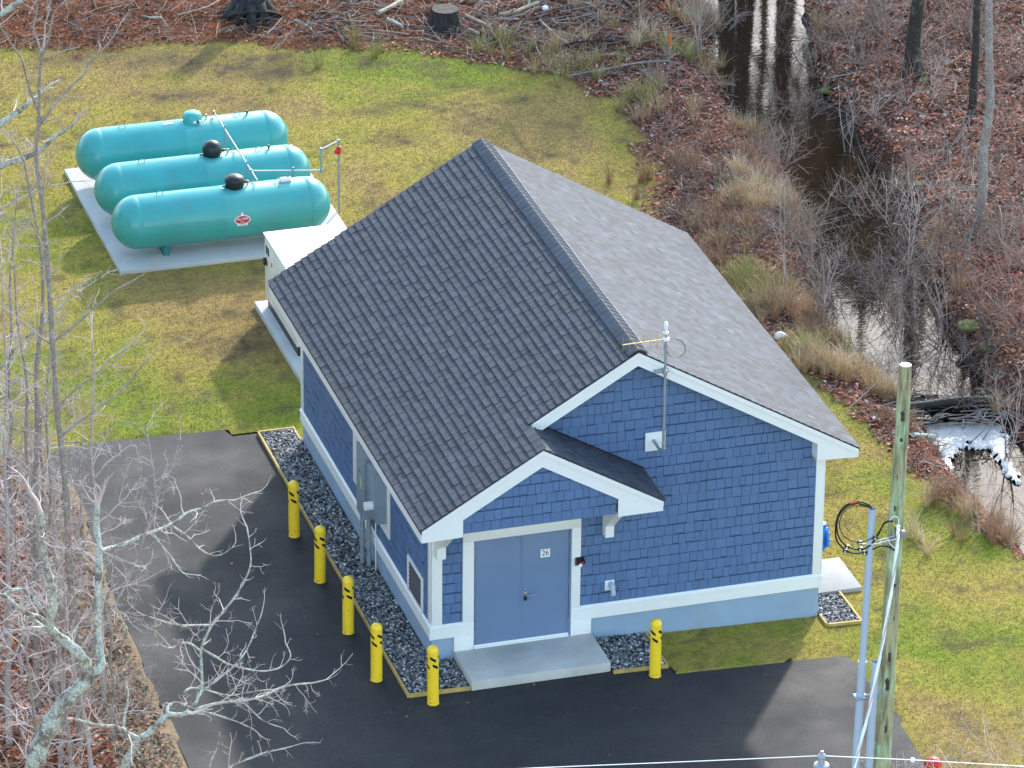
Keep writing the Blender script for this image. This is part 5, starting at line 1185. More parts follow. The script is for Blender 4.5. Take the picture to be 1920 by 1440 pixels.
# two dense pines whose crowns darken the middle of the stream
for (pxx, yy, top, sd__, lb) in ((1535, 43.5, 13.6, 61, 'dense dark pine beyond the stream, its crown mirrored as brown dark water'), (1640, 42.0, 13.2, 62, 'second dense dark pine beyond the stream, nearer the right bank')):
    x, y = under(pxx, yy), yy; pt = empty('pine_tree', (x, y, 0), lb, 'tree', 'dense pines mirrored in the stream')
    B().tube([(x, y, -.3), (x, y, 6), (x+.1, y, top)], [.28, .22, .05], 12).done('trunk', M['darkbark'], pt)
    n = 30000; q = nprng.random(n); hz = 8.4+(top-8.4)*q; rr_ = (2.6*(1-q**3)+.3)*np.sqrt(nprng.random(n)); aa_ = nprng.uniform(0, 6.28, n); k = np.sin(hz*4.2+aa_*2)+nprng.normal(0, .5, n) > -.6; hz, rr_, aa_ = hz[k], rr_[k], aa_[k]; n = len(hz)
    c0 = np.stack([x+rr_*np.cos(aa_), y+rr_*np.sin(aa_), hz-rr_*.18], -1); d1 = nprng.normal(0, 1, (n, 3)); d1 /= np.linalg.norm(d1, axis=1, keepdims=True); d2 = np.cross(d1, nprng.normal(0, 1, (n, 3))); d2 /= np.linalg.norm(d2, axis=1, keepdims=True)
    V = np.stack([c0-d1*.13, c0+d2*.06, c0+d1*.13], 1).reshape(-1, 3); cc_ = np.array([.05, .075, .03])*(.6+.8*nprng.random((n, 1)))
    o = npmesh('crown', V, np.arange(3*n).reshape(-1, 3), np.repeat(cc_, 3, 0), M['leaf']); place(o, pt)
# far wood mass
out = {3: [], 2: [], 1: [], 0: []}; rg = random.Random(99); tl = []
for k in range(90):
    x, y = rg.uniform(-30, 75), rg.uniform(60, 100); H = rg.uniform(14, 21); r = rg.uniform(.13, .3); lx = rg.gauss(0, .03)
    tl.append(([(x+lx*H*q/5, y, -.4+H*q/5) for q in range(6)], [r*(1-.14*q) for q in range(6)]))
    for j in range(12):
        h = rg.uniform(.35, .98)*H; grow(out, (x+lx*h, y, h-.4), side_dir((0, 0, 1), rg, (35, 70)), rg.uniform(1.5, 4), .04, 1, rg, up=.08, wob=.16, spacing=.8)
fw = tubes_mesh('distant_wood', tl+out[1]+out[0], M['darkbark'], 4); tag(fw, kind='stuff')
# unseen evergreens added left of the view to shade the left wall from the sky
rg_ = np.random.default_rng(3); Vs_ = []; Cs_ = []
for k in range(26):
    x, y = rg_.uniform(-40, -20), rg_.uniform(-12, 40); H = rg_.uniform(15, 21); n = 2600; q = rg_.random(n); hz = 1.5+(H-1.5)*q; rr_ = (3.4*(1-q)**.7+.2)*np.sqrt(rg_.random(n)); a_ = rg_.uniform(0, 6.28, n)
    c0 = np.stack([x+rr_*np.cos(a_), y+rr_*np.sin(a_), hz], -1); d1 = rg_.normal(0, 1, (n, 3)); d1 /= np.linalg.norm(d1, axis=1, keepdims=True); d2 = np.cross(d1, rg_.normal(0, 1, (n, 3))); d2 /= np.linalg.norm(d2, axis=1, keepdims=True)
    Vs_.append(np.stack([c0-d1*.34, c0+d2*.2, c0+d1*.34], 1).reshape(-1, 3)); Cs_.append(np.repeat(np.array([.045, .07, .028])*(.6+.8*rg_.random((n, 1))), 3, 0))
Vs_ = np.concatenate(Vs_); tag(npmesh('added_evergreens', Vs_, np.arange(len(Vs_)).reshape(-1, 3), np.concatenate(Cs_), M['leaf']), kind='stuff')
# three small upright saplings near the stream
for i, (px, py, H, lb) in enumerate(((1472, 545, 2.6, 'thin grey sapling upright on the left stream bank behind the roof edge'), (1548, 620, 2.2, 'thin dark sapling at the water edge left of the stream'), (1312, 110, 3.0, 'spindly sapling near the orange stake at the top'),
                                     (1590, 300, 1.8, 'leaning bare sapling on the right bank beside the mossy edge'), (1700, 560, 3.2, 'multi stemmed bare sapling at the right of the stream bend'), (1880, 900, 2.8, 'reddish twiggy sapling beside the lower stream pool'), (1835, 1000, 2.2, 'small reddish sapling on the near bank of the lower pool'),
                                     (1775, 640, 2.6, 'dark bare sapling on the far bank above the log dam'))):
    b_ = GP(px, py); rg = random.Random(500+i); t = empty('sapling', tuple(b_), lb, 'sapling'); out = {3: [], 2: [], 1: [], 0: []}
    for k in range(2+i % 3): grow(out, tuple(b_+np.array([rg.gauss(0, .05), rg.gauss(0, .05), -.03])), (rg.gauss(0, .12), rg.gauss(0, .12), 1), H*rg.uniform(.7, 1), .016, 3 if i % 2 else 2, rg, up=.1, wob=.10, spacing=.3, ratio=.42)
    tubes_mesh('stem', out[3] or out[2], M['twiggrey'], 5, t); tubes_mesh('twigs', (out[2] if out[3] else [])+out[1]+out[0], M['twiggrey'], 3, t)
# twigs of a bush entering at the bottom right corner
for i, (px, py, lb) in enumerate(((1935, 1500, 'bare bush poking into the bottom right corner with crooked pale twigs'), (1810, 1520, 'low bare bush below the bottom edge right of the red marker'), (1720, 1560, 'fine leafless bush tips at the bottom edge beside the red marker'))):
    b_ = GP(px, py); rg = random.Random(560+i); t = empty('bush', tuple(b_), lb, 'bush'); out = {3: [], 2: [], 1: [], 0: []}
    for k in range(9): grow(out, tuple(b_), (rg.gauss(-.3, .5), rg.gauss(.2, .4), 1), rg.uniform(1.0, 1.9)*(1.1 if i == 0 else .9), .014, 2, rg, up=.02, wob=.2, spacing=.3, ratio=.5)
    tubes_mesh('twigs', out[2]+out[1]+out[0], M['twigpale'], 3, t)

# ================================================================ GROUND COVER (stuff)
def in_view(x, y, z, m=40):
    d = np.stack([x, y, z], -1)-CAMP; zz = d@FW; u = 960+FPX*(d@RT)/zz; v = 720-FPX*(d@UP)/zz
    return (u > -m) & (u < 1920+m) & (v > -m) & (v < 1440+m+60)
rgn = np.random.default_rng(5)
def field(x, y):
    l = poly_sd(x, y, LAWN)+(fbm(x, y, 1.1, 41)-.5)*1.3+(fbm(x, y, 5, 43)-.5)*.5
    return l, poly_sd(x, y, W1), poly_sd(x, y, W2), poly_sd(x, y, ASPH)
blk = [(-.05, W_+.05, -.05, L_+.05), (-.82, .45, -1.2, 9.98), (.4, 3.1, -1.3, 0), (3.0, 4.16, -1.4, 0), (-1.75, 3.52, 18.04, 23.74), (.6, 2.62, 11.6, 15.77), (7.4, 8.22, -.47, .8), (7.4, 8.68, .7, 2.04)]
def free(x, y):
    k = np.ones(x.shape, bool)
    for a, b_, c, d in blk: k &= ~((x > a) & (x < b_) & (y > c) & (y < d))
    return k
def sample(n):
    x = rgn.uniform(-12, 27, n); y = rgn.uniform(-10, 37, n); k = in_view(x, y, base_h(x)); return x[k], y[k]
# lawn grass
x, y = sample(1150000); l, a1, a2, aa = field(x, y); k = (l < .1) & (aa > .02) & free(x, y); x, y = x[k], y[k]; n = len(x)
z = ground_h(x, y)-.004; c = lawn_col(x, y); dry, dk = lawn_state(x, y)
c = c*(.84+.36*rgn.random((n, 1)))*np.stack([1+rgn.normal(0, .10, n), 1+rgn.normal(0, .05, n), 1+rgn.normal(0, .12, n)], -1)
straw = rgn.random(n) < .14*dry+.03; c[straw] = np.array([.36, .30, .12])*(.7+.4*rgn.random((straw.sum(), 1)))
h = rgn.uniform(.015, .042, n)*(1-.5*dk); wd = rgn.uniform(.005, .010, n); a = rgn.uniform(0, 6.28, n); lx, ly = rgn.normal(0, .9, n)*h, rgn.normal(0, .9, n)*h
V = np.stack([np.stack([x-np.cos(a)*wd, y-np.sin(a)*wd, z], -1), np.stack([x+np.cos(a)*wd, y+np.sin(a)*wd, z], -1), np.stack([x+lx, y+ly, z+h], -1)], 1).reshape(-1, 3)
tag(npmesh('lawn_grass', V, np.arange(3*n).reshape(-1, 3), np.repeat(np.clip(c, .004, .8), 3, 0), M['blade']), kind='stuff')
# leaf litter
x, y = sample(420000); l, a1, a2, aa = field(x, y)
k = (l > -.1) & (a1 > .1) & (a2 > .05) & (aa > .1) & free(x, y) & (rgn.random(len(x)) < np.clip(.55+.9*fbm(x, y, .8, 66), 0, 1)); x, y = x[k], y[k]
k = rgn.random(len(x)) < .98; n = len(x); z = ground_h(x, y)
nd_f = sstep(15, 4, x-.35*(y-30))*(y > 20)
strip_ = (x < -2) & (poly_sd(x, y, ASPH) < 1.2)
pal = np.array([[.40, .115, .06], [.44, .16, .095], [.20, .085, .055], [.46, .26, .19], [.60, .43, .36], [.13, .065, .05], [.42, .12, .04]])
ci = rgn.choice(7, n, p=[.24, .2, .2, .12, .05, .13, .06]); c = pal[ci]*(.7+.6*rgn.random((n, 1)))
pn = np.array([[.33, .115, .045], [.21, .08, .04], [.13, .06, .035], [.42, .17, .08]]); cn = pn[rgn.choice(4, n)]*(.7+.6*rgn.random((n, 1)))
c = np.where((rgn.random(n) < nd_f*.9)[:, None], cn, c); c = np.where(strip_[:, None] & (rgn.random((n, 1)) < .75), np.array([.30, .22, .14])*(.6+.7*rgn.random((n, 1))), c)
s = rgn.uniform(.025, .062, n); el = np.where(rgn.random(n) < nd_f*.8, .28, rgn.uniform(.5, .8, n)); a = rgn.uniform(0, 6.28, n); t1, t2 = rgn.normal(0, .38, n), rgn.normal(0, .38, n); zz = z+rgn.uniform(.005, .05, n)
def quad(px, py, q): return np.stack([x+px*np.cos(a)-py*np.sin(a), y+px*np.sin(a)+py*np.cos(a), zz+px*t1+py*t2+q], -1)
V = np.stack([quad(-s, 0*s, 0), quad(0*s, -s*el, s*.22), quad(s, 0*s, 0), quad(0*s, s*el, s*.22)], 1).reshape(-1, 3)
tag(npmesh('leaf_litter', V, np.arange(4*n).reshape(-1, 4), np.repeat(c, 4, 0), M['leaf']), kind='stuff')
# stray leaves on the lawn and drive
x, y = sample(1500); l, a1, a2, aa = field(x, y); k = (l < 0) & free(x, y) & ((aa > .1) | (aa < -.1)) & (rgn.random(len(x)) < np.where(aa < 0, .22, np.where(l > -1.5, .9, .2))); x, y = x[k], y[k]; n = len(x)
z = np.where(poly_sd(x, y, ASPH) < 0, base_h(x)-.008, ground_h(x, y)+.01); s = rgn.uniform(.018, .04, n); el = rgn.uniform(.5, .8, n); a = rgn.uniform(0, 6.28, n); t1, t2 = rgn.normal(0, .2, n), rgn.normal(0, .2, n); zz = z+s*.35
V = np.stack([quad(-s, 0*s, 0), quad(0*s, -s*el, s*.2), quad(s, 0*s, 0), quad(0*s, s*el, s*.2)], 1).reshape(-1, 3)
tag(npmesh('stray_leaves', V, np.arange(4*n).reshape(-1, 4), np.repeat(pal[rgn.choice(7, n)]*1.1, 4, 0), M['leaf']), kind='stuff')
# sticks lying everywhere in the litter
x, y = sample(80000); l, a1, a2, aa = field(x, y); dens = np.where((y > 26) & (x < 16), .62, .38)
k = (l > .05) & (a1 > .15) & (a2 > .1) & (aa > .25) & (rgn.random(len(x)) < dens); x, y = x[k], y[k]; z = ground_h(x, y); lines = []
spal = [(.30, .26, .23), (.17, .13, .11), (.42, .37, .32), (.09, .07, .06), (.36, .27, .19)]
for i in range(len(x)):
    L = rnd.choice((.15, .25, .35, .5, .8)); a = rnd.uniform(0, 6.28); r = rnd.uniform(.003, .008)*(1+L*.6); t = rnd.gauss(0, .18); cx, sx = math.cos(a), math.sin(a)
    P = [(x[i]+cx*L*q+rnd.gauss(0, .02), y[i]+sx*L*q+rnd.gauss(0, .02), z[i]+.03+abs(t)*L*(q+.5)+rnd.uniform(0, .03)) for q in (-.5, 0, .5)]
    c_ = spal[rnd.randrange(5)]; lines.append((P, (r, r*.85, r*.6), c_))
tag(tubes_mesh('fallen_twigs', lines, M['twig'], 3, colored=True), kind='stuff')
# dry grass tussocks: pixel centre, spread (m), count, tone
def tussocks(name, items, seed, h0=.35, h1=.75, nb=55):
    rg = np.random.default_rng(seed); VV, CC = [], []
    for (px, py, sp, cnt, tone) in items:
        b_ = GP(px, py)
        for k in range(cnt):
            ox, oy = b_[0]+rg.normal(0, sp), b_[1]+rg.normal(0, sp*.8); oz = gz(ox, oy)
            if oz < WZ-.05: continue
            n = nb; a = rg.uniform(0, 6.28, n); bend = rg.uniform(.15, 1.1, n); L = rg.uniform(h0, h1, n)*rg.uniform(.6, 1.1); wd = rg.uniform(.0022, .0045, n)
            r0 = rg.uniform(0, .09, n); bx, by = ox+np.cos(a)*r0, oy+np.sin(a)*r0; wx, wy = -np.sin(a)*wd, np.cos(a)*wd
            pts = []
            for q in (0, .4, .75, 1.0):
                out_ = L*bend*(q**1.6)*.75; hh = L*(q-.38*bend*q*q); pts.append((bx+np.cos(a)*out_, by+np.sin(a)*out_, oz-.01+np.maximum(hh, .01*q)))
            col = np.array({'tan': (.52, .37, .20), 'green': (.36, .32, .11), 'rust': (.37, .22, .13), 'pale': (.64, .50, .32)}[tone])*(.55+.8*rg.random((n, 1)))
            for (q0, q1, w0, w1) in ((0, 1, 1, .85), (1, 2, .85, .6), (2, 3, .6, .12)):
                A = np.stack([pts[q0][0]-wx*w0, pts[q0][1]-wy*w0, pts[q0][2]], -1); B_ = np.stack([pts[q0][0]+wx*w0, pts[q0][1]+wy*w0, pts[q0][2]], -1)
                C_ = np.stack([pts[q1][0]+wx*w1, pts[q1][1]+wy*w1, pts[q1][2]], -1); D = np.stack([pts[q1][0]-wx*w1, pts[q1][1]-wy*w1, pts[q1][2]], -1)
                VV.append(np.stack([A, B_, C_, D], 1).reshape(-1, 3)); CC.append(np.repeat(col, 4, 0))
    V = np.concatenate(VV); o = npmesh(name, V, np.arange(len(V)).reshape(-1, 4), np.concatenate(CC), M['blade']); return tag(o, kind='stuff')
T = [(1300, 20, .7, 22, 'tan'), (1330, 70, .5, 14, 'tan'), (1290, 110, .5, 10, 'green'), (1250, 90, .7, 10, 'pale'), (1350, 150, .3, 8, 'tan'), (1150, 20, .8, 8, 'tan'), (960, 100, .5, 10, 'green'), (1020, 130, .5, 8, 'tan'), (1110, 130, .5, 10, 'green'), (1180, 190, .5, 12, 'green'), (1230, 220, .5, 10, 'tan'), (1060, 90, .5, 6, 'tan'),
     (1395, 245, .35, 12, 'tan'), (1380, 300, .5, 12, 'rust'), (1410, 340, .45, 18, 'pale'), (1390, 385, .45, 20, 'tan'), (1440, 380, .4, 16, 'pale'), (1480, 400, .35, 12, 'tan'), (1360, 420, .5, 14, 'rust'), (1350, 460, .5, 12, 'tan'), (1500, 450, .3, 9, 'tan'),
     (1380, 530, .35, 16, 'green'), (1410, 555, .4, 20, 'green'), (1440, 580, .4, 20, 'tan'), (1480, 570, .4, 16, 'tan'), (1500, 600, .35, 14, 'rust'), (1340, 500, .3, 10, 'rust'), (1500, 665, .3, 16, 'green'), (1525, 690, .3, 18, 'tan'), (1560, 690, .35, 18, 'pale'), (1600, 705, .35, 16, 'tan'), (1640, 735, .3, 12, 'tan'), (1665, 750, .2, 12, 'pale'), (1540, 640, .3, 10, 'rust'), (1700, 790, .3, 9, 'rust'), (1790, 930, .35, 12, 'rust'), (1830, 970, .3, 10, 'tan'),
     (1860, 1000, .4, 12, 'rust'), (1900, 1015, .3, 10, 'rust'), (1560, 60, .6, 10, 'tan'), (1540, 170, .4, 8, 'rust'), (1660, 390, .4, 8, 'tan'), (1690, 480, .4, 12, 'pale'), (1730, 500, .4, 10, 'tan'), (1760, 590, .5, 12, 'rust'), (1720, 620, .4, 8, 'tan'), (1780, 450, .7, 8, 'rust'), (1850, 830, .5, 8, 'tan'), (1300, 480, .4, 10, 'rust'), (1260, 400, .5, 6, 'rust'),
     (1590, 650, .3, 8, 'green'), (40, 30, 1.0, 3, 'rust'), (700, 100, .6, 5, 'green'), (1780, 1000, .6, 6, 'pale'), (1290, 310, .6, 10, 'rust'), (1240, 320, .5, 8, 'rust')]
tussocks('dry_grass', T, 12)
# brush: tangled bare stems, 14 patterns scattered
protos = []
for k in range(14):
    out = {3: [], 2: [], 1: [], 0: []}; rg = random.Random(900+k)
    for j in range(rg.randint(6, 11)): grow(out, (rg.gauss(0, .06), rg.gauss(0, .06), 0), (rg.gauss(0, .55), rg.gauss(0, .55), 1), rg.uniform(.5, 1.35), .0085, 2 if j < 5 else 1, rg, up=-.10, wob=.20, spacing=.30, ratio=.55, tip=.45)
    protos.append(out[2]+out[1]+out[0])
def brush(name, items, seed, m):
    rg = random.Random(seed); L = []
    for (px, py, sp, cnt, sc, tone) in items:
        b_ = GP(px, py)
        for k in range(int(cnt*(.40 if px > 1500 else .5)+.5)):
            ox, oy = b_[0]+rg.gauss(0, sp), b_[1]+rg.gauss(0, sp); oz = gz(ox, oy)
            if oz < WZ-.45 or float(poly_sd(ox, oy, LAWN)[0]) < .1: continue
            s = sc*rg.uniform(.7, 1.25); a = rg.uniform(0, 6.28); ca_, sa_ = math.cos(a)*s, math.sin(a)*s; c0 = {'grey': (.31, .235, .19), 'red': (.34, .20, .15), 'dark': (.16, .12, .10), 'pale': (.52, .45, .38)}[tone]; v = rg.uniform(.7, 1.25); c_ = (c0[0]*v, c0[1]*v, c0[2]*v)
            for (p, r) in protos[rg.randrange(14)]: L.append(([(ox+x*ca_-y*sa_, oy+x*sa_+y*ca_, oz+z*s-.02) for x, y, z in p], [q*max(.8, s) for q in r], c_))
    return tag(tubes_mesh(name, L, m, 3, colored=True), kind='stuff')
BR = [(1560, 60, 1.2, 22, 1.1, 'grey'), (1640, 40, 1.3, 26, 1.2, 'grey'), (1780, 50, 1.6, 30, 1.2, 'grey'), (1890, 110, 1.4, 24, 1.2, 'grey'), (1560, 150, .8, 14, 1.0, 'grey'), (1620, 160, 1.0, 12, .9, 'red'), (1740, 170, 1.0, 16, 1.0, 'pale'), (1870, 220, 1.2, 14, 1.0, 'grey'),
      (1690, 330, 1.2, 12, .9, 'red'), (1780, 330, 1.2, 12, .9, 'grey'), (1610, 250, .5, 10, .9, 'grey'), (1650, 320, .5, 10, .8, 'grey'), (1480, 240, .4, 9, .9, 'grey'), (1500, 330, .4, 10, .9, 'grey'), (1640, 420, .6, 16, 1.0, 'grey'), (1700, 420, .6, 18, 1.1, 'pale'), (1760, 460, .8, 26, 1.2, 'grey'), (1850, 460, .9, 22, 1.2, 'grey'),
      (1500, 420, .3, 12, .9, 'grey'), (1530, 480, .3, 12, .9, 'grey'), (1545, 560, .3, 12, .9, 'grey'), (1640, 480, .4, 14, .9, 'red'), (1600, 420, .4, 10, .8, 'red'), (1660, 620, .5, 14, .9, 'red'), (1620, 570, .5, 14, .9, 'pale'), (1690, 700, .4, 12, .9, 'pale'), (1620, 520, .6, 16, 1.0, 'grey'), (1690, 560, .6, 20, 1.0, 'grey'), (1770, 560, .9, 22, 1.1, 'grey'), (1870, 600, 1.0, 26, 1.2, 'red'), (1630, 600, .5, 16, 1.0, 'dark'), (1680, 660, .5, 12, .9, 'grey'), (1830, 680, .7, 22, 1.1, 'dark'), (1890, 740, .8, 26, 1.1, 'dark'), (1760, 740, .5, 12, .9, 'pale'), (1860, 800, .5, 14, 1.0, 'dark'),
      (1720, 850, .4, 14, .8, 'red'), (1750, 930, .5, 16, .9, 'red'), (1810, 980, .4, 12, .9, 'red'), (1880, 960, .5, 16, 1.0, 'red'), (1530, 610, .3, 10, .8, 'dark'), (1560, 640, .3, 10, .8, 'dark'), (1470, 480, .5, 12, .9, 'grey'), (1380, 460, .6, 14, .9, 'dark'), (1320, 330, .7, 14, .9, 'dark'), (1270, 250, .6, 8, .8, 'red'),
      (1260, 160, .5, 4, .7, 'grey'), (1350, 60, .3, 8, 1.0, 'grey'), (1310, 420, .5, 12, .9, 'dark'), (1430, 300, .4, 10, .8, 'grey'), (1450, 340, .4, 8, .8, 'red'), (160, 70, .3, 3, .6, 'dark'), (1880, 350, .8, 8, .8, 'grey'), (1920, 500, .7, 12, 1.0, 'red'), (1550, 520, .3, 7, .9, 'grey'),
      (1500, 60, .4, 6, .8, 'grey'), (1000, 60, 1.6, 4, .6, 'grey'), (100, 1100, .8, 10, .8, 'pale'), (40, 1200, 1.0, 14, .9, 'pale'), (90, 1300, .9, 14, .9, 'grey'), (30, 1380, 1.0, 12, .9, 'pale'), (170, 1380, .6, 8, .7, 'grey'), (30, 1000, .8, 10, .9, 'pale'), (210, 1300, .25, 4, .6, 'pale')]
brush('brush_thicket', BR, 77, M['twig'])

# ================================================================ LOGS, STUMPS, STICKS AND SMALL THINGS
def log(pp, r0, r1, label, m, name='fallen_branch', lift=.05, cat='branch', ends=None, side=0):
    P = []
    for i, (a, b_) in enumerate(pp):
        q = GP(a, b_); P.append((q[0], q[1], q[2]+lift+r0+rnd.uniform(0, .03)))
    S = spl(P, 4); n = len(S); bo = B().tube(S, [r0+(r1-r0)*i/(n-1) for i in range(n)], 8)
    if side:
        for k in range(side):
            i = rnd.randrange(2, n-1); d = side_dir(tuple((S[i]-S[i-1]).normalized()), rnd, (30, 60)); q = S[i]; L = rnd.uniform(.3, .9)
            bo.tube([q, q+Vector(d)*L*.5, q+Vector((d[0], d[1], abs(d[2])*.4))*L], [r1*.8, r1*.6, r1*.3], 5)
    o = bo.done(name, m, sharp=False); tag(o, label, cat); return o
M['brown_log'] = mat('brown_dead_wood', (.22, .15, .11), .9, var=.35, vscale=5, dirt=(.34, .30, .25), dscale=3, damt=.6)
M['pale_log'] = mat('pale_dead_wood', (.44, .36, .25), .85, var=.25, vscale=7, bump=.5, bscale=30, dirt=(.22, .18, .15), dscale=5, damt=.6)
M['grey_log'] = mat('grey_dead_wood', (.24, .20, .18), .85, var=.3, vscale=7, bump=.5, bscale=30, dirt=(.40, .42, .38), dscale=5, damt=.5)
log([(1062, 150), (1100, 142), (1150, 134), (1200, 124), (1250, 121), (1275, 127)], .028, .022, 'long dark bent branch lying at the lawn edge near the orange stake', M['grey_log'], side=3)
log([(1040, 93), (1080, 88), (1120, 84), (1180, 84)], .03, .022, 'dark crooked branch lying above the long bent one in the debris', M['darkbark'], side=3)
log([(708, 34), (730, 22), (752, 10)], .055, .05, 'thick yellowish cut branch lying left of the sawn stump', M['pale_log'])
log([(872, 36), (892, 46), (912, 55)], .045, .04, 'short yellowish log just right of the sawn stump', M['pale_log'])
log([(935, 35), (965, 31), (990, 20), (1010, 12)], .05, .04, 'forked pale log lying at the top right of the stump', M['pale_log'], side=3)
log([(918, 43), (950, 42), (972, 43)], .03, .028, 'slim grey branch lying between the stump and the white litter', M['grey_log'], side=1)
log([(1012, 45), (1030, 62), (1045, 76), (1066, 88)], .03, .02, 'tan broken branch slanting down through the debris above the lawn', M['pale_log'], side=2)
log([(1003, 72), (1006, 95), (1016, 112), (1018, 124)], .018, .013, 'thin tan stick pointing down to the lawn edge', M['pale_log'])
log([(432, 37), (480, 46), (530, 55), (545, 60)], .016, .014, 'long straight dark stick below the broad trunk foot', M['darkbark'])
log([(468, 44), (482, 45), (496, 48)], .045, .04, 'short blackened log with pale end just below the broad trunk foot', M['darkbark'])
log([(332, 35), (360, 28), (390, 18), (420, 2)], .02, .016, 'long tan branch slanting up towards the top left trunk', M['pale_log'], side=1)
log([(268, 38), (284, 40), (304, 40)], .03, .028, 'small lichened log lying in the red needles at the top left', M['lichen'])
log([(725, 45), (742, 52), (755, 60)], .05, .04, 'pale green lichened log end left below the stump', M['lichen'])
log([(620, 55), (640, 68), (652, 82)], .03, .025, 'dark short branch at the lawn edge left of the stump', M['darkbark'], side=1)
log([(553, 45), (575, 56), (586, 64)], .028, .022, 'weathered branch in the needles between the two trunks feet', M['lichen'], side=1)
log([(640, 12), (665, 16), (690, 12), (715, 22)], .03, .022, 'tangled grey branch at the top above the yellowish cut branch', M['grey_log'], side=4)
log([(1090, 12), (1110, 18), (1125, 28)], .04, .03, 'grey forked branch at the top middle of the debris', M['grey_log'], side=3)
log([(880, 62), (890, 68), (898, 72)], .04, .035, 'lichen spotted log chunk below and right of the stump', M['lichen'])
log([(820, 95), (840, 100), (868, 108)], .02, .014, 'dark rotten stick right at the top edge of the green lawn', M['darkbark'])
for i, (x0, y0) in enumerate([(610+i*24, 14+(i*37) % 60) for i in range(18)]):
    pass
rg = random.Random(404); BO = B()
for k in range(150):
    px, py = rg.uniform(560, 1240), rg.uniform(-5, 95)
    q = GP(px, py)
    if float(poly_sd(q[0], q[1], LAWN)[0]) < .3: continue
    a = rg.uniform(0, 3.14); L = rg.uniform(.4, 1.6); r = rg.uniform(.010, .026); d = Vector((math.cos(a), math.sin(a), rg.gauss(.03, .08))); c = Vector(q)+Vector((0, 0, .07)); bend = Vector((rg.gauss(0, .09), rg.gauss(0, .09), rg.uniform(0, .06)))
    BO.tube([c-d*L/2, c+bend, c+d*L/2], [r, r*.85, r*.5], 5)
    if rg.random() < .4: BO.tube([c+bend, c+bend+Vector((d.y, -d.x, .3))*L*.25], [r*.6, r*.3], 4)
tag(BO.done('woody_debris', M['brown_log'], sharp=False), kind='stuff')
# stump
s = GP(835, 50); st = empty('tree_stump', tuple(s), 'wide sawn tree stump with black ridged bark at the top of the view', 'stump')
bo = B(); rings = []
for (z_, r) in ((-.05, .50), (.04, .43), (.15, .385), (.30, .36), (.46, .35)):
    rings.append([bo.bm.verts.new((s[0]+r*(1+.07*math.sin(5*k*math.pi/18+z_)*(1.6-z_*2)+rnd.uniform(-.02, .02))*math.cos(k*math.pi/18), s[1]+r*(1+.07*math.sin(5*k*math.pi/18+z_)*(1.6-z_*2))*math.sin(k*math.pi/18), s[2]+z_)) for k in range(36)])
for p, q in zip(rings[:-1], rings[1:]):
    for k in range(36): bo.bm.faces.new((p[k], p[(k+1) % 36], q[(k+1) % 36], q[k]))
bo.done('bark', M['stump'], st)
B().lathe((s[0], s[1], s[2]+.455), (0, 0, 1), [(0, .335), (.012, .325), (.014, 0)], 30).done('sawn_top', M['stump_top'], st)
# stake
s = GP(1256, 116); o = empty('survey_stake', tuple(s), 'thin wooden survey stake with an orange painted top near the stream', 'stake')
B().box(s[0]-.02, s[0]+.02, s[1]-.012, s[1]+.012, s[2]-.1, s[2]+.42).done('stake', M['grey_log'], o); B().box(s[0]-.022, s[0]+.022, s[1]-.014, s[1]+.014, s[2]+.42, s[2]+.70).done('painted_top', M['orange'], o)
def blob(px, py, sx, sy, sz, label, cat, m, name, seed=1, lift=0.):
    s = GP(px, py); bm = bmesh.new(); bmesh.ops.create_icosphere(bm, subdivisions=3, radius=1); r = random.Random(seed)
    f = [(Vector((r.gauss(0, 1), r.gauss(0, 1), r.gauss(0, 1))).normalized(), r.uniform(.08, .3)) for _ in range(9)]
    for v in bm.verts:
        k = 1+sum(a*max(0, v.co.dot(d))**4 for d, a in f)-.15; v.co = Vector((v.co.x*sx*k, v.co.y*sy*k, max(-.3, v.co.z)*sz*k))+Vector(s)+Vector((0, 0, sz*.25+lift))
    for q in bm.faces: q.smooth = True
    me = bpy.data.meshes.new(name); bm.to_mesh(me); bm.free(); me.materials.append(m); o = bpy.data.objects.new(name, me); COL.objects.link(o); return tag(o, label, cat)
blob(1022, 17, .10, .08, .06, 'crumpled white plastic litter lying in the debris at the top middle', 'litter', M['rag'], 'plastic_litter', 1)
blob(1126, 153, .05, .04, .04, 'tiny white scrap at the lawn edge below the long bent branch', 'litter', M['rag'], 'plastic_litter', 2)
blob(1464, 633, .15, .09, .08, 'pale white rock half hidden in brush beside the roof edge', 'rock', M['rag'], 'rock', 3)
blob(1640, 787, .07, .05, .05, 'small round white stone on the grass left of the utility pole', 'rock', M['rag'], 'rock', 4)
blob(1689, 527, .05, .04, .04, 'tiny pale stone in the stream bend', 'rock', M['rag'], 'rock', 5, .2)
for i, (a, b_, r, lb) in enumerate(((1521, 118, .22, 'bright green moss patch on the upper right bank'), (1632, 308, .18, 'green moss cushion on the bank at the stream bend'), (1636, 318, .12, 'small moss tuft beside the larger cushion at the bend'), (1708, 578, .13, 'yellow green moss ball on the brush right of the stream'), (1725, 345, .2, 'olive moss patch on the steep right bank'),
                                (1830, 610, .35, 'large olive moss mound on the bank above the dam'), (1860, 650, .3, 'brown olive moss mound near the right edge above the dam'), (1842, 410, .14, 'moss clump at the foot of the smooth grey tree'), (1730, 150, .25, 'mossy hump at the foot of the dark mossy tree'), (1560, 170, .3, 'olive moss patch at the top of the right bank'))):
    blob(a, b_, r, r*.8, r*.20, lb, 'moss', M['moss'], 'moss_patch', 20+i)
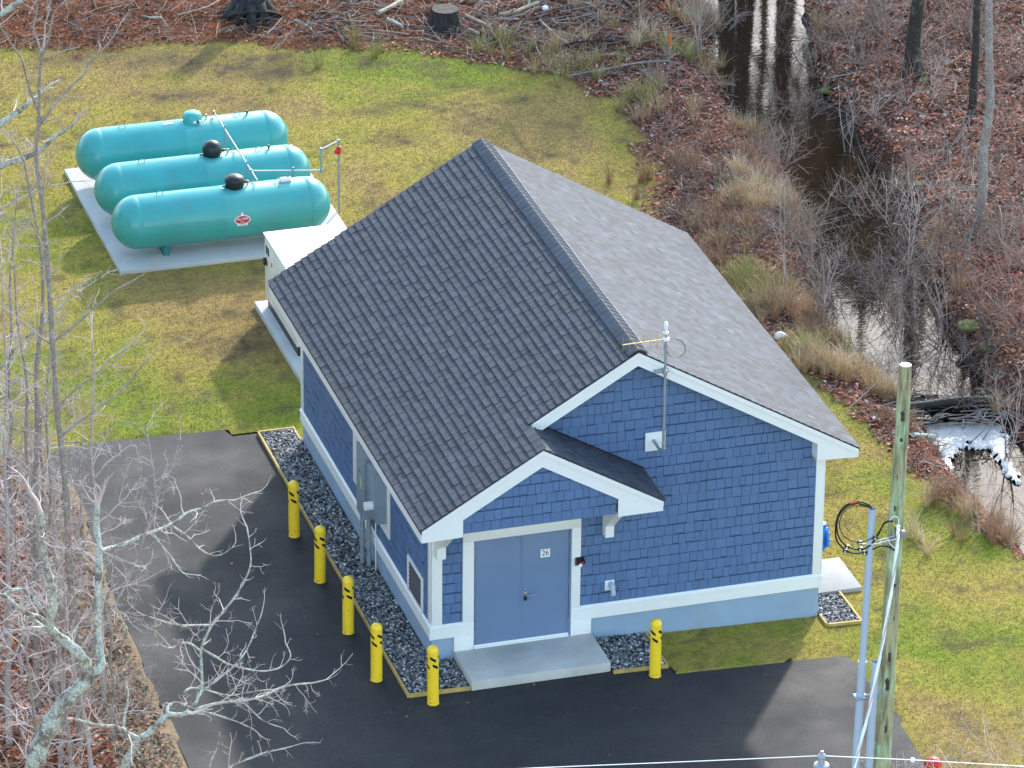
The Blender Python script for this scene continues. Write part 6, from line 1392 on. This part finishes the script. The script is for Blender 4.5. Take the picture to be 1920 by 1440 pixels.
# the log dam and the foam below it
la, lb_ = G(1650, 778, WZ), G(1872, 752, WZ+.2)
o = B().tube(spl([(la[0], la[1], WZ+.12), ((la[0]*2+lb_[0])/3, (la[1]*2+lb_[1])/3-.05, WZ+.20), ((la[0]+2*lb_[0])/3, (la[1]+2*lb_[1])/3+.05, WZ+.22), (lb_[0], lb_[1], WZ+.20)], 5), [.075+.002*i for i in range(16)], 14).done('dam_log', M['wetlog'], sharp=False); tag(o, 'thick wet black log damming the stream above the white foam', 'log')
rg = random.Random(8); bo = B()
for k in range(90):
    px, py = rg.uniform(1625, 1890), rg.uniform(735, 800); q = G(px, py, WZ+.1); a = rg.gauss(.25, .5); L = rg.uniform(.3, 1.4); d = Vector((math.cos(a), math.sin(a), rg.gauss(0, .15))); c = Vector(q)
    bo.tube([c-d*L/2, c+Vector((0, 0, rg.uniform(0, .1))), c+d*L/2], [.016, .013, .006], 4)
tag(bo.done('driftwood_sticks', M['grey_log'], sharp=False), kind='stuff')
def foam(name, pp, lab, seed):
    rg = np.random.default_rng(seed); poly = PX(pp, WZ2+.03); x0, y0 = poly[:, 0].min()-.05, poly[:, 1].min()-.05; x1, y1 = poly[:, 0].max()+.05, poly[:, 1].max()+.05; s = .035
    X, Y_ = np.meshgrid(np.arange(x0, x1, s), np.arange(y0, y1, s)); sd = poly_sd(X, Y_, poly).reshape(X.shape)+(fbm(X, Y_, 4, seed)-.5)*.5+(fbm(X, Y_, 14, seed+1)-.5)*.3
    Z = WZ2+.004+.07*sstep(0, -.12, sd)*(.55+.9*fbm(X, Y_, 6, seed+3))+.0; k = sd < 0; idx = np.full(X.shape, -1); idx[k] = np.arange(k.sum())
    V = np.stack([X[k], Y_[k], Z[k]], -1); q = k[:-1, :-1] & k[1:, :-1] & k[:-1, 1:] & k[1:, 1:]
    F = np.stack([idx[:-1, :-1][q], idx[:-1, 1:][q], idx[1:, 1:][q], idx[1:, :-1][q]], -1); o = npmesh(name, V, F, None, M['foam'], smooth=True); return tag(o, kind='stuff')
foam('foam', [(1732, 806), (1742, 786), (1775, 772), (1815, 766), (1852, 770), (1876, 790), (1890, 825), (1898, 870), (1912, 905), (1900, 912), (1882, 880), (1870, 862), (1856, 846), (1822, 838), (1800, 848), (1792, 866), (1798, 900), (1806, 940), (1796, 945), (1780, 910), (1762, 880), (1752, 850), (1738, 830)], '', 5)
foam('foam', [(1845, 764), (1858, 755), (1878, 757), (1880, 770), (1852, 772)], '', 9)
o = B().tube([GP(1712, 822)+np.array([0, 0, .08]), GP(1760, 824)+np.array([0, 0, .06])], .05, 10).done('teal_pipe', M['tealp'] if 'tealp' in M else M.setdefault('tealp', mat('pale_teal_pipe', (.35, .55, .5), .6))); tag(o, 'short pale teal pipe end sticking out of the bank left of the foam', 'pipe')
